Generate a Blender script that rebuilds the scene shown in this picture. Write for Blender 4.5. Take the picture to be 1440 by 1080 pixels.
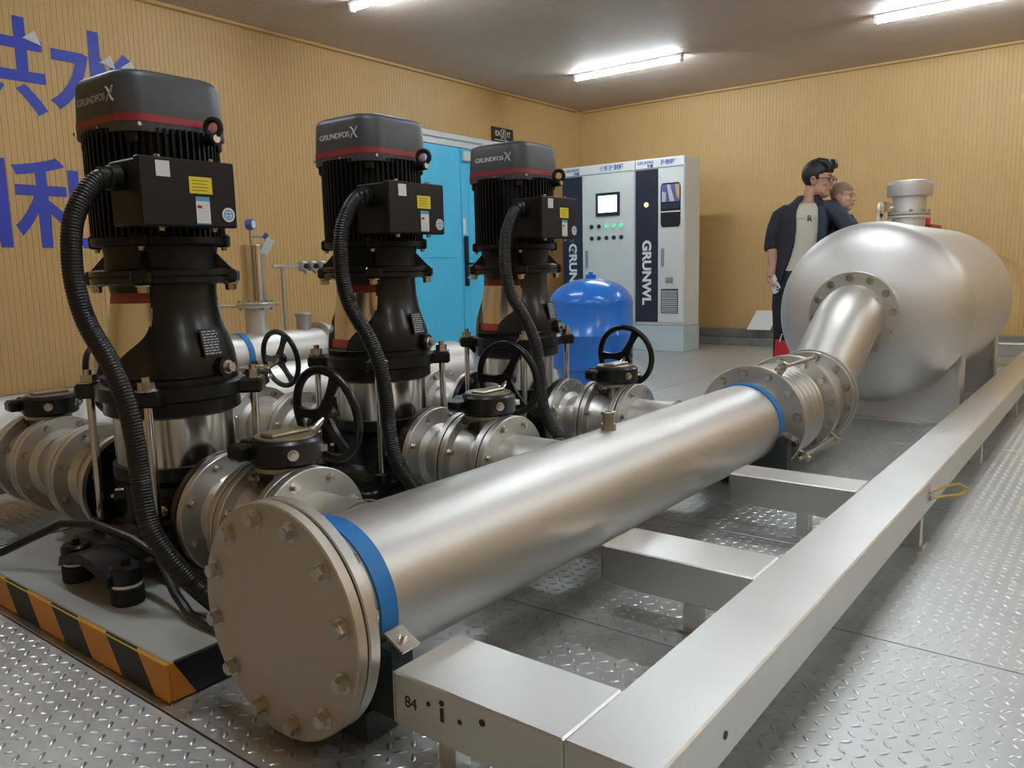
import bpy, bmesh, math, random
import numpy as np
from mathutils import Vector, Matrix
random.seed(7)
scn = bpy.context.scene
for o in list(bpy.data.objects): bpy.data.objects.remove(o)
COL = scn.collection
PI = math.pi
rad = math.radians

# ------------------------------------------------------------------ camera, world, exposure
F_PX, YAW, PITCH, ROLL, CAM_H = 1124.55, rad(37.79565), rad(8.13691), rad(-1.26790), 1.0
fw = Vector((math.cos(PITCH)*math.cos(YAW), math.cos(PITCH)*math.sin(YAW), -math.sin(PITCH)))
rt = fw.cross(Vector((0, 0, 1))).normalized(); up = rt.cross(fw)
r2 = math.cos(ROLL)*rt + math.sin(ROLL)*up
u2 = -math.sin(ROLL)*rt + math.cos(ROLL)*up
cd = bpy.data.cameras.new('camera'); cam = bpy.data.objects.new('camera', cd); COL.objects.link(cam)
cd.sensor_fit = 'HORIZONTAL'; cd.sensor_width = 36; cd.lens = F_PX/1440*36
cd.clip_start = 0.05; cd.clip_end = 60
cam.matrix_world = Matrix(((r2.x, u2.x, -fw.x, 0), (r2.y, u2.y, -fw.y, 0), (r2.z, u2.z, -fw.z, CAM_H), (0, 0, 0, 1)))
scn.camera = cam
w = bpy.data.worlds.new('world'); scn.world = w; w.use_nodes = True
w.node_tree.nodes['Background'].inputs[0].default_value = (.8, .85, 1, 1)
w.node_tree.nodes['Background'].inputs[1].default_value = .02
scn.view_settings.view_transform = 'Standard'; scn.view_settings.look = 'None'
scn.view_settings.gamma = 1; scn.view_settings.use_curve_mapping = False
scn.view_settings.exposure = 1.55
LAMP = 34.0          # emission of the ceiling tubes
# room extents
XB, YL, YR, XF, ZC = 9.8, 6.278, -2.6, -2.2, 3.155

# ------------------------------------------------------------------ helpers
def mat(name, col, rough=.5, metal=0., emit=None, estr=0., noise=None, bump=None, coat=0., spec=None, rvar=None, stretch=None, trans=0., aniso=0.):
    m = bpy.data.materials.new(name); m.use_nodes = True
    nt = m.node_tree; b = nt.nodes['Principled BSDF']
    c = (*col, 1)
    b.inputs['Base Color'].default_value = c; b.inputs['Roughness'].default_value = rough; b.inputs['Metallic'].default_value = metal
    if coat: b.inputs['Coat Weight'].default_value = coat; b.inputs['Coat Roughness'].default_value = .15
    if spec is not None: b.inputs['Specular IOR Level'].default_value = spec
    if trans: b.inputs['Transmission Weight'].default_value = trans
    if emit: b.inputs['Emission Color'].default_value = (*emit, 1); b.inputs['Emission Strength'].default_value = estr
    if noise or rvar or bump:
        tc = nt.nodes.new('ShaderNodeTexCoord'); mp = nt.nodes.new('ShaderNodeMapping')
        nt.links.new(tc.outputs['Object'], mp.inputs[0])
        if stretch: mp.inputs['Scale'].default_value = stretch
        n = nt.nodes.new('ShaderNodeTexNoise'); n.inputs['Detail'].default_value = 5
        sc = (noise or rvar or bump)[0]; n.inputs['Scale'].default_value = sc
        nt.links.new(mp.outputs[0], n.inputs['Vector'])
        if noise:
            mx = nt.nodes.new('ShaderNodeMix'); mx.data_type = 'RGBA'
            k = noise[1]
            mx.inputs[6].default_value = tuple(x*(1-k) for x in col)+(1,); mx.inputs[7].default_value = tuple(min(1, x*(1+k)) for x in col)+(1,)
            nt.links.new(n.outputs['Fac'], mx.inputs[0]); nt.links.new(mx.outputs[2], b.inputs['Base Color'])
        if rvar:
            mr = nt.nodes.new('ShaderNodeMapRange'); mr.inputs[3].default_value = rough-rvar[1]; mr.inputs[4].default_value = rough+rvar[1]
            nt.links.new(n.outputs['Fac'], mr.inputs[0]); nt.links.new(mr.outputs[0], b.inputs['Roughness'])
        if bump:
            n2 = n
            if bump[0] != sc:
                n2 = nt.nodes.new('ShaderNodeTexNoise'); n2.inputs['Scale'].default_value = bump[0]; n2.inputs['Detail'].default_value = 4
                nt.links.new(mp.outputs[0], n2.inputs['Vector'])
            bp = nt.nodes.new('ShaderNodeBump'); bp.inputs['Strength'].default_value = bump[1]; bp.inputs['Distance'].default_value = .002
            nt.links.new(n2.outputs['Fac'], bp.inputs['Height']); nt.links.new(bp.outputs[0], b.inputs['Normal'])
    return m

M = {}
M['wall'] = mat('tan wall panel', (.54, .35, .138), .55, noise=(3, .05))
M['ceiling'] = mat('brown ceiling panel', (.56, .46, .38), .6, noise=(3, .06))
M['concrete'] = mat('grey concrete', (.20, .195, .18), .8, noise=(9, .35))
M['floor_steel'] = mat('galvanised tread plate', (.54, .56, .555), .42, .62, noise=(5, .2), rvar=(7, .09))
M['tread'] = mat('pale raised tread', (.66, .68, .68), .30, .85)  # raised bars are paler and smoother than the plate
M['seam'] = mat('dark joint', (.03, .03, .028), .9)
M['pipe'] = mat('satin stainless pipe', (.68, .665, .63), .46, 1, noise=(6, .05), rvar=(14, .05), stretch=(.3, 1, 1))
M['flange'] = mat('stainless flange', (.64, .625, .59), .42, 1, noise=(10, .10), rvar=(14, .07))
M['blind'] = mat('brushed blind flange', (.60, .55, .47), .50, 1, noise=(5, .08), rvar=(8, .06))
M['bolt'] = mat('zinc bolt', (.66, .64, .59), .26, 1)
M['bright'] = mat('polished stainless', (.74, .71, .66), .20, 1, rvar=(30, .06), stretch=(1, 1, .05))
M['tank'] = mat('satin tank steel', (.72, .71, .69), .50, 1, noise=(4, .04), rvar=(8, .05))
M['frame'] = mat('brushed steel beam', (.73, .73, .71), .37, 1, noise=(4, .07), rvar=(12, .06))
M['rubber'] = mat('black gasket rubber', (.015, .015, .015), .8)
M['black'] = mat('black cast paint', (.007, .007, .0075), .32, 0, spec=.4, coat=.12, rvar=(20, .08))
M['motor'] = mat('black motor paint', (.006, .0055, .0055), .42, spec=.3, noise=(40, .2))
M['box'] = mat('black box paint', (.010, .008, .0075), .45, spec=.3)
M['cap'] = mat('dark grey fan cover', (.062, .066, .074), .42)
M['red'] = mat('red stripe', (.30, .022, .028), .4)
M['tape'] = mat('red protective tape', (.33, .045, .03), .45)
M['grey_text'] = mat('silver print', (.55, .56, .58), .5)
M['cable'] = mat('black conduit', (.010, .010, .011), .38)
M['blue_strap'] = mat('blue clamp strap', (.02, .21, .60), .45)
M['bracket'] = mat('dark saddle block', (.035, .05, .05), .55)
M['skid'] = mat('grey painted skid plate', (.42, .44, .42), .5, noise=(6, .15))
M['yellow'] = mat('yellow sticker', (.80, .66, .015), .5)
M['white'] = mat('white plastic', (.78, .78, .78), .45)
M['label_blue'] = mat('label blue', (.10, .36, .66), .5)
M['cab'] = mat('ivory cabinet paint', (.66, .69, .66), .42)
M['plinth'] = mat('pale plinth paint', (.50, .58, .60), .4, noise=(3, .1))
M['panel'] = mat('dark navy panel', (.018, .024, .042), .4)
M['btext'] = mat('blue lettering', (.05, .09, .34), .5)
M['wtext'] = mat('white lettering', (.80, .80, .80), .5)
M['letter'] = mat('blue wall film', (.028, .05, .42), .45)
M['dtext'] = mat('dark print', (.03, .03, .035), .6)
M['blue_tank'] = mat('glossy blue tank', (.010, .18, .70), .28, coat=.5)
M['door'] = mat('sky blue door', (.08, .56, .86), .42, noise=(3, .06), stretch=(4, 4, .3))
M['doorframe'] = mat('white door frame', (.62, .66, .66), .45)
M['screen'] = mat('lit touch screen', (.5, .55, .6), .3, emit=(.72, .85, 1), estr=1.2)
M['glass'] = mat('dark cabinet glass', (.02, .022, .03), .08)
M['lamp'] = mat('lit lamp tube', (1, 1, 1), .4, emit=(.82, .92, 1.0), estr=LAMP)
M['lamp_body'] = mat('white lamp housing', (.75, .77, .8), .4)
M['amber'] = mat('lit amber pilot', (.9, .5, .05), .3, emit=(1, .55, .08), estr=2.5)
M['green'] = mat('lit green button', (.1, .7, .35), .3, emit=(.1, .8, .4), estr=.18)
M['redb'] = mat('red button', (.5, .03, .03), .3)
M['exit'] = mat('dark exit sign', (.012, .016, .014), .4)
M['reflection_blue'] = mat('blue painted reflection', (.12, .12, .30), .3)  # colour of the reflection painted on the cabinet window
M['brass'] = mat('dull nickel fitting', (.45, .42, .34), .38, 1)
M['galv'] = mat('galvanised steel', (.50, .51, .52), .42, .9, noise=(12, .15))
M['wire'] = mat('yellow green wire', (.60, .47, .06), .5)
M['skin'] = mat('skin', (.50, .275, .185), .5, spec=.35)
M['skin2'] = mat('child skin', (.56, .32, .22), .5, spec=.35)
M['hair'] = mat('black hair', (.012, .011, .011), .5, bump=(220, .5))
M['stubble'] = mat('short dark stubble', (.27, .175, .125), .8)
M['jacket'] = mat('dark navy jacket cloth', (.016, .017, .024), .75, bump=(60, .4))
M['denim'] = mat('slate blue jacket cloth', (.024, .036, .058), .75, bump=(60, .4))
M['shirt'] = mat('cream cotton', (.56, .53, .43), .8, bump=(40, .35))
M['trousers'] = mat('black trousers', (.014, .014, .016), .8)
M['shoe'] = mat('black shoe leather', (.012, .012, .012), .45)
M['eye'] = mat('eye white', (.45, .42, .40), .45)
M['iris'] = mat('dark iris', (.015, .01, .008), .2)
M['lips'] = mat('lips', (.36, .15, .12), .5)
M['redbag'] = mat('red paper bag', (.62, .02, .03), .5)
M['paper'] = mat('white paper', (.75, .77, .78), .6)

def stripes_mat():
    m = bpy.data.materials.new('orange and black hazard tape'); m.use_nodes = True
    nt = m.node_tree; b = nt.nodes['Principled BSDF']; b.inputs['Roughness'].default_value = .42
    g = nt.nodes.new('ShaderNodeNewGeometry'); sx = nt.nodes.new('ShaderNodeSeparateXYZ'); nt.links.new(g.outputs['Position'], sx.inputs[0])
    def mth(op, a, bb):
        n = nt.nodes.new('ShaderNodeMath'); n.operation = op
        for i, v in enumerate((a, bb)):
            if isinstance(v, (int, float)): n.inputs[i].default_value = v
            elif v is not None: nt.links.new(v, n.inputs[i])
        return n.outputs[0]
    # on the -X face orange bands start at y = 2.482, 2.161, 1.849 (period .317) and lean towards -y as they drop
    t = mth('ADD', sx.outputs['Y'], mth('MULTIPLY', mth('SUBTRACT', sx.outputs['X'], .887), -1.35))
    t = mth('SUBTRACT', t, mth('MULTIPLY', sx.outputs['Z'], .75))
    t = mth('ADD', t, 6.0 - 2.482 + .081)
    t = mth('FRACT', mth('DIVIDE', t, .317), None)
    k = mth('GREATER_THAN', t, .50)
    mx = nt.nodes.new('ShaderNodeMix'); mx.data_type = 'RGBA'
    mx.inputs[6].default_value = (.012, .014, .015, 1); mx.inputs[7].default_value = (.74, .30, .03, 1)
    nt.links.new(k, mx.inputs[0]); nt.links.new(mx.outputs[2], b.inputs['Base Color'])
    return m
M['hazard'] = stripes_mat()

ORG = {}
def axis_m(o, d, upv=None):
    z = Vector(d).normalized()
    a = Vector(upv) if upv else (Vector((0, 0, 1)) if abs(z.z) < .9 else Vector((1, 0, 0)))
    x = a.cross(z).normalized(); y = z.cross(x)
    m = Matrix((x, y, z)).transposed().to_4x4(); m.translation = Vector(o); return m

class MB:
    def __init__(s): s.V = []; s.F = []
    def add(s, V, F, m=None):
        k = len(s.V)
        s.V += [tuple(m @ Vector(v)) for v in V] if m is not None else [tuple(v) for v in V]
        s.F += [tuple(i+k for i in f) for f in F]; return s
    def box(s, x0, x1, y0, y1, z0, z1, m=None, bev=0.):
        if bev <= 0:
            return s.add([(x0,y0,z0),(x1,y0,z0),(x1,y1,z0),(x0,y1,z0),(x0,y0,z1),(x1,y0,z1),(x1,y1,z1),(x0,y1,z1)],
                         [(3,2,1,0),(4,5,6,7),(0,1,5,4),(1,2,6,5),(2,3,7,6),(3,0,4,7)], m)
        b = min(bev, (x1-x0)/2.01, (y1-y0)/2.01, (z1-z0)/2.01)
        V = []; ix = {}
        for sx in (0, 1):
            for sy in (0, 1):
                for sz in (0, 1):
                    X, Y, Z = (x1 if sx else x0), (y1 if sy else y0), (z1 if sz else z0)
                    dx, dy, dz = (-b if sx else b), (-b if sy else b), (-b if sz else b)
                    ix[sx,sy,sz] = (len(V), len(V)+1, len(V)+2)
                    V += [(X, Y+dy, Z+dz), (X+dx, Y, Z+dz), (X+dx, Y+dy, Z)]
        F = []
        for a in range(3):
            o1, o2 = [(1,2),(2,0),(0,1)][a]
            for sd in (0, 1):
                q = []
                for (p, r) in ((0,0),(1,0),(1,1),(0,1)):
                    k = [0,0,0]; k[a] = sd; k[o1] = p; k[o2] = r; q.append(ix[tuple(k)][a])
                F.append(tuple(q) if sd else tuple(q[::-1]))
        for a in range(3):                      # edges along axis a
            o1, o2 = [(1,2),(2,0),(0,1)][a]
            for p in (0, 1):
                for r in (0, 1):
                    k0 = [0,0,0]; k0[o1] = p; k0[o2] = r; k1 = list(k0); k1[a] = 1
                    q = (ix[tuple(k0)][o1], ix[tuple(k1)][o1], ix[tuple(k1)][o2], ix[tuple(k0)][o2])
                    F.append(q if (p != r) else q[::-1])
        for k, t in ix.items(): F.append(t if (sum(k) % 2) else t[::-1])
        return s.add(V, F, m)
    def lathe(s, prof, n=32, m=None, cap0=True, cap1=True, a0=0., a1=2*PI):
        full = abs(a1-a0-2*PI) < 1e-6; k = n if full else n+1
        V = []; F = []
        for r, z in prof:
            for i in range(k):
                a = a0+(a1-a0)*i/n; V.append((r*math.cos(a), r*math.sin(a), z))
        for j in range(len(prof)-1):
            for i in range(n):
                i2 = (i+1) % k
                F.append((j*k+i, j*k+i2, (j+1)*k+i2, (j+1)*k+i))
        if full:
            if cap0 and prof[0][0] > 1e-6: F.append(tuple(range(k))[::-1])
            if cap1 and prof[-1][0] > 1e-6: F.append(tuple((len(prof)-1)*k+i for i in range(k)))
        return s.add(V, F, m)
    def cyl(s, p0, p1, r, n=24, r1=None, bev=0.):
        p0 = Vector(p0); p1 = Vector(p1); L = (p1-p0).length; r1 = r if r1 is None else r1
        pr = [(r, 0), (r1, L)] if not bev else [(r-bev, 0), (r, bev), (r1, L-bev), (r1-bev, L)]
        return s.lathe(pr, n, axis_m(p0, p1-p0))
    def ring(s, p0, p1, ri, ro, n=40, bev=.002):
        p0 = Vector(p0); p1 = Vector(p1); L = (p1-p0).length
        return s.lathe([(ri, 0), (ro-bev, 0), (ro, bev), (ro, L-bev), (ro-bev, L), (ri, L), (ri, 0)], n, axis_m(p0, p1-p0), False, False)
    def torus(s, m, R, r, n=40, k=12):
        return s.lathe([(R+r*math.cos(2*PI*i/k), r*math.sin(2*PI*i/k)) for i in range(k+1)], n, m, False, False)
    def tube(s, path, r, n=12, caps=True, flat=None):
        P = [Vector(p) for p in path]; K = len(P); rr = r if isinstance(r, (list, tuple)) else [r]*K
        T = [(P[min(i+1, K-1)]-P[max(i-1, 0)]).normalized() for i in range(K)]
        a = Vector((0, 0, 1)) if abs(T[0].z) < .9 else Vector((1, 0, 0))
        x = a.cross(T[0]).normalized(); V = []; F = []
        for i in range(K):
            x = (x-T[i]*x.dot(T[i])).normalized(); y = T[i].cross(x)
            for j in range(n):
                t = 2*PI*j/n
                V.append(P[i]+rr[i]*(math.cos(t)*x+math.sin(t)*y))
        for i in range(K-1):
            for j in range(n):
                j2 = (j+1) % n; F.append((i*n+j, i*n+j2, (i+1)*n+j2, (i+1)*n+j))
        if caps: F.append(tuple(range(n))[::-1]); F.append(tuple((K-1)*n+j for j in range(n)))
        return s.add(V, F)
    def prism(s, poly, z0, z1, m=None):
        n = len(poly)
        return s.add([(x, y, z0) for x, y in poly]+[(x, y, z1) for x, y in poly],
                     [tuple(range(n))[::-1], tuple(range(n, 2*n))]+[(i, (i+1) % n, n+(i+1) % n, n+i) for i in range(n)], m)
    def loft(s, rings, m=None, cap0=True, cap1=True):
        n = len(rings[0]); V = [v for r in rings for v in r]; F = []
        for j in range(len(rings)-1):
            for i in range(n):
                i2 = (i+1) % n; F.append((j*n+i, j*n+i2, (j+1)*n+i2, (j+1)*n+i))
        if cap0: F.append(tuple(range(n))[::-1])
        if cap1: F.append(tuple((len(rings)-1)*n+i for i in range(n)))
        return s.add(V, F, m)
    def ell(s, c, r, m=None, n=20, k=12):
        V = []; F = []
        for j in range(k+1):
            ph = -PI/2+PI*j/k
            for i in range(n):
                t = 2*PI*i/n; V.append((c[0]+r[0]*math.cos(ph)*math.cos(t), c[1]+r[1]*math.cos(ph)*math.sin(t), c[2]+r[2]*math.sin(ph)))
        for j in range(k):
            for i in range(n):
                i2 = (i+1) % n; F.append((j*n+i, j*n+i2, (j+1)*n+i2, (j+1)*n+i))
        return s.add(V, F, m)
    def mesh(s, name, smooth=35, org=(0, 0, 0)):
        me = bpy.data.meshes.new(name); o = Vector(org)
        me.from_pydata([(v[0]-o.x, v[1]-o.y, v[2]-o.z) for v in s.V], [], s.F); me.validate()
        bmm = bmesh.new(); bmm.from_mesh(me); bmesh.ops.recalc_face_normals(bmm, faces=bmm.faces[:]); bmm.to_mesh(me); bmm.free()
        if smooth:
            me.polygons.foreach_set('use_smooth', [True]*len(me.polygons)); me.set_sharp_from_angle(angle=rad(smooth))
        me.update(); return me
    def build(s, name, m, parent=None, smooth=35, **kw):
        org = root_org(parent); o = bpy.data.objects.new(name, s.mesh(name, smooth, org)); COL.objects.link(o)
        o.data.materials.append(M[m] if isinstance(m, str) else m); o.parent = parent
        for k, v in kw.items(): o[k] = v
        return o

def root_org(p):
    if p is None: return Vector((0, 0, 0))
    while p.parent: p = p.parent
    return ORG.get(p.name, Vector((0, 0, 0)))
def thing(name, label, cat, loc=(0, 0, 0), group=None):
    o = bpy.data.objects.new(name, None); COL.objects.link(o); o.location = loc; o.empty_display_size = .1
    ORG[o.name] = Vector(loc); o['label'] = label; o['category'] = cat
    if group: o['group'] = group
    return o
def tag(o, label, cat, group=None):
    o['label'] = label; o['category'] = cat
    if group: o['group'] = group
    return o
def struct(o): o['kind'] = 'structure'; return o
def inst(name, me, m, parent, mtx):
    o = bpy.data.objects.new(name, me); COL.objects.link(o); o.parent = parent
    if not me.materials: me.materials.append(M[m])
    q = mtx.copy(); q.translation = q.translation-root_org(parent); o.matrix_local = q; return o
def copy_tree(o, parent=None):
    c = o.copy(); COL.objects.link(c); c.parent = parent
    for ch in list(o.children): copy_tree(ch, c)
    return c
def dup(root, d, label, name=None):
    c = copy_tree(root); c.location = root.location+Vector(d); c['label'] = label; ORG[c.name] = Vector(c.location); return c
def text(name, body, size, m, parent, o, right, upv, off=.0, ext=.0006, align='CENTER', sx=1.0):
    cu = bpy.data.curves.new('lettering', 'FONT'); cu.body = body; cu.size = size; cu.extrude = ext; cu.offset = off
    cu.align_x = align; cu.align_y = 'CENTER'
    t = bpy.data.objects.new('lettering', cu); COL.objects.link(t)
    me = bpy.data.meshes.new_from_object(t.evaluated_get(bpy.context.evaluated_depsgraph_get()))
    bpy.data.objects.remove(t); me.materials.clear(); me.materials.append(M[m])
    x = Vector(right).normalized()*sx; y = Vector(upv).normalized(); z = x.normalized().cross(y)
    q = Matrix((x, y, z)).transposed().to_4x4(); q.translation = Vector(o)
    return inst(name, me, m, parent, q)

def bolt_mesh(s, h):
    b = MB(); b.lathe([(s*1.35, 0), (s*1.35, s*.22), (s*.9, s*.22)], 16, None, False, False)
    hx = [(s*math.cos(PI/3*i), s*math.sin(PI/3*i)) for i in range(6)]
    b.prism(hx, s*.2, h*.88); b.prism([(x*.86, y*.86) for x, y in hx], h*.88, h)
    return b.mesh('bolt', 20)
BOLT_B = bolt_mesh(.0165, .022); BOLT_M = bolt_mesh(.0115, .016); BOLT_S = bolt_mesh(.008, .011)
for me in (BOLT_B, BOLT_M, BOLT_S): me.materials.append(M['bolt'])
BOLT_K = bolt_mesh(.0115, .016); BOLT_K.materials.append(M['black'])
def bolts(parent, c, ax, R, n, me, ph=0., name='bolt', only=None):
    m = axis_m(c, ax)
    for i in range(n):
        if only and i not in only: continue
        a = ph+2*PI*i/n
        q = m @ Matrix.Translation((R*math.cos(a), R*math.sin(a), 0)) @ Matrix.Rotation(i*1.3, 4, 'Z')
        inst(name, me, 'bolt', parent, q)

# ------------------------------------------------------------------ room shell
def ridged(name, m, p, along, L, H, upv, nrm, pitch=.04, groove=.007, depth=.0028):
    b = MB(); p = Vector(p); a = Vector(along); u = Vector(upv); n = Vector(nrm); V = []; F = []
    prof = []; x = 0.
    while x < L-1e-6:
        prof += [(x, 0), (min(L, x+pitch-groove), 0), (min(L, x+pitch-groove*.7), -depth), (min(L, x+pitch-groove*.3), -depth)]; x += pitch
    prof.append((L, 0))
    for (t, d) in prof: V += [p+a*t+n*d, p+a*t+n*d+u*H]
    for i in range(len(prof)-1): F.append((2*i, 2*i+2, 2*i+3, 2*i+1))
    k = len(V); V += [p-n*.09, p+a*L-n*.09, p+a*L-n*.09+u*H, p-n*.09+u*H]; F.append((k, k+3, k+2, k+1))
    b.add(V, F); return struct(b.build(name, m, None, 0))
ridged('wall_left', 'wall', (XF, YL, 0), (1, 0, 0), XB-XF, ZC, (0, 0, 1), (0, -1, 0))
ridged('wall_back', 'wall', (XB, YR, 0), (0, 1, 0), YL-YR, ZC, (0, 0, 1), (-1, 0, 0))
ridged('wall_right', 'wall', (XF, YR, 0), (1, 0, 0), XB-XF, ZC, (0, 0, 1), (0, 1, 0))
ridged('wall_front', 'wall', (XF, YR, 0), (0, 1, 0), YL-YR, ZC, (0, 0, 1), (1, 0, 0))
ridged('ceiling', 'ceiling', (XF, YR, ZC), (1, 0, 0), XB-XF, YL-YR, (0, 1, 0), (0, 0, -1))
b = MB(); b.box(XB-.05, XB-.001, YR, YL, .09, .2, bev=.006); b.box(XB-.16, XB-.001, YR, YL, 0, .09, bev=.006)
struct(b.build('baseboard_back', 'concrete'))
b = MB(); b.box(XF, XB-.17, YL-.05, YL-.001, 0, .2, bev=.006); struct(b.build('baseboard_left', 'concrete'))
b = MB(); b.box(XF, XB-.17, YL-.05, YL-.001, ZC-.03, ZC-.001, bev=.006); b.box(XB-.05, XB-.001, YR, YL-.06, ZC-.03, ZC-.001, bev=.006)
struct(b.build('trim_1', 'wall'))

# tread plate floor
floor = struct(MB().box(XF, XB, YR, YL, -.06, -.012).build('floor', 'seam'))
def tread_mesh(w_, l_, x0, y0):
    p = .036; nx, ny = int(w_/p), int(l_/p)
    I, J = np.meshgrid(np.arange(nx), np.arange(ny), indexing='ij'); I = I.ravel(); J = J.ravel()
    cx = (I+.5)*w_/nx; cy = (J+.5)*l_/ny; A = np.where((I+J) % 2 == 0, PI/4, -PI/4)
    L, Wd, H = .0150, .0048, .0026
    base = np.array([[-L, 0, 0], [-L*.45, -Wd, 0], [L*.45, -Wd, 0], [L, 0, 0], [L*.45, Wd, 0], [-L*.45, Wd, 0], [-L*.5, 0, H], [L*.5, 0, H]])
    ca, sa = np.cos(A)[:, None], np.sin(A)[:, None]
    V = np.stack([cx[:, None]+ca*base[None, :, 0]-sa*base[None, :, 1], cy[:, None]+sa*base[None, :, 0]+ca*base[None, :, 1], np.broadcast_to(base[None, :, 2], ca.shape[:1]+(8,))], 2).reshape(-1, 3)
    f = np.array([[0, 1, 6, 6], [1, 2, 7, 6], [2, 3, 7, 7], [3, 4, 7, 7], [4, 5, 6, 7], [5, 0, 6, 6]])
    tri = [[0, 1, 6], [1, 2, 7], [1, 7, 6], [2, 3, 7], [3, 4, 7], [4, 5, 6], [4, 6, 7], [5, 0, 6]]
    tri = np.array(tri); Fc = (np.arange(len(cx))[:, None, None]*8+tri[None]).reshape(-1, 3)
    me = bpy.data.meshes.new('tread_pattern'); me.vertices.add(len(V)); me.vertices.foreach_set('co', V.astype(np.float32).ravel())
    me.loops.add(Fc.size); me.loops.foreach_set('vertex_index', Fc.astype(np.int32).ravel())
    me.polygons.add(len(Fc)); me.polygons.foreach_set('loop_start', np.arange(0, Fc.size, 3, dtype=np.int32))
    me.polygons.foreach_set('use_smooth', np.ones(len(Fc), dtype=bool))
    me.update(calc_edges=True); me.validate(); me.materials.append(M['tread']); return me
PLATE = {}
def floor_plate(x0, x1, y0, y1, tread=True):
    g = .003; key = (round(x1-x0, 3), round(y1-y0, 3))
    if key not in PLATE:
        pm = MB().box(g, x1-x0-g, g, y1-y0-g, -.012, 0, bev=.0015).mesh('floor_plate', 0); pm.materials.append(M['floor_steel'])
        PLATE[key] = [pm, None]
    o = inst('floor_plate', PLATE[key][0], 'floor_steel', floor, Matrix.Translation((x0, y0, 0)))
    if tread:
        if PLATE[key][1] is None: PLATE[key][1] = tread_mesh(x1-x0-.02, y1-y0-.02, 0, 0)
        t = bpy.data.objects.new('tread_pattern', PLATE[key][1]); COL.objects.link(t); t.parent = o; t.location = (.01, .01, 0); t['kind'] = 'stuff'
def seq(a, s, lo, hi):
    k = math.ceil((lo-a)/s); v = [lo]
    while a+k*s < hi-1e-6:
        if a+k*s > lo+1e-6: v.append(a+k*s)
        k += 1
    return v+[hi]
for ys, a, s in ((((.62, 3.02), (3.02, 5.42), (5.42, YL)), .867, .967), (((-1.78, .62), (YR, -1.78)), .86, 1.33)):
    xs = seq(a, s, XF, XB)
    for y0, y1 in ys:
        for x0, x1 in zip(xs, xs[1:]): floor_plate(x0, x1, y0, y1, x1 > .3 and y1 > -1.5)

# ceiling lamps
for xi, x in enumerate((1.35, 4.62, 7.9)):
    for yi, y in enumerate((4.48, 1.32, -1.84)):
        lb = [['over the pumps closest to the camera', 'over the near end of the steel frame', 'over the empty floor beside the frame'],
              ['above the sky blue door side of the pumps', 'over the stainless tank end', 'over the floor far beside the frame'],
              ['in front of the control cabinets', 'by the back wall above the two people', 'by the back wall in the frame side corner']][xi][yi]
        t = thing('ceiling_lamp', 'white glowing tube lamp on the ceiling '+lb, 'lamp', (x, y, ZC), 'ceiling tube lamps')
        MB().box(x-.032, x+.032, y-.66, y+.66, ZC-.03, ZC-.001, bev=.006).build('lamp_housing', 'lamp_body', t)
        MB().cyl((x, y-.63, ZC-.052), (x, y+.63, ZC-.052), .021, 16).build('lamp_tube', 'lamp', t)
        for sgn in (-1, 1): MB().box(x-.026, x+.026, y+sgn*.645-.015, y+sgn*.645+.015, ZC-.078, ZC-.028, bev=.004).build('end_cap', 'lamp_body', t)

# double door on the left wall
dw = struct(MB().box(6.10, 6.20, YL-.06, YL-.002, 0, 2.40).box(8.10, 8.20, YL-.06, YL-.002, 0, 2.40).box(6.10, 8.20, YL-.06, YL-.002, 2.40, 2.52).build('door_1', 'doorframe', None, 0))
MB().box(6.05, 8.25, YL-.09, YL-.05, 2.47, 2.53, bev=.006).build('door_head_trim', 'doorframe', dw)
for nm_, x0, x1 in (('a', 6.205, 7.145), ('b', 7.155, 8.095)):
    lf = MB().box(x0, x1, YL-.05, YL-.006, .02, 2.395, bev=.004).build('door_leaf', 'door', dw)
    for z0, z1 in ((.15, 1.0), (1.15, 2.25)):
        MB().box(x0+.12, x1-.12, YL-.056, YL-.05, z0, z1, bev=.003).build('leaf_panel', 'door', lf)
h = MB().box(7.17, 7.235, YL-.078, YL-.052, .82, 1.40, bev=.008).build('handle_plate', 'black', dw)
MB().cyl((7.2, YL-.07, 1.08), (7.2, YL-.125, 1.08), .014, 12).cyl((7.19, YL-.12, 1.08), (7.40, YL-.12, 1.08), .012, 12).build('door_handle', 'black', h)
MB().cyl((7.2, YL-.09, .92), (7.2, YL-.07, .92), .016, 14).build('key_cylinder', 'bright', h)
MB().box(7.17, 7.52, YL-.10, YL-.05, 2.25, 2.36, bev=.008).build('door_closer', 'cab', dw)
MB().box(7.165, 7.215, YL-.056, YL-.05, 1.42, 1.60).build('paper_notice', 'paper', dw)

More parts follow.
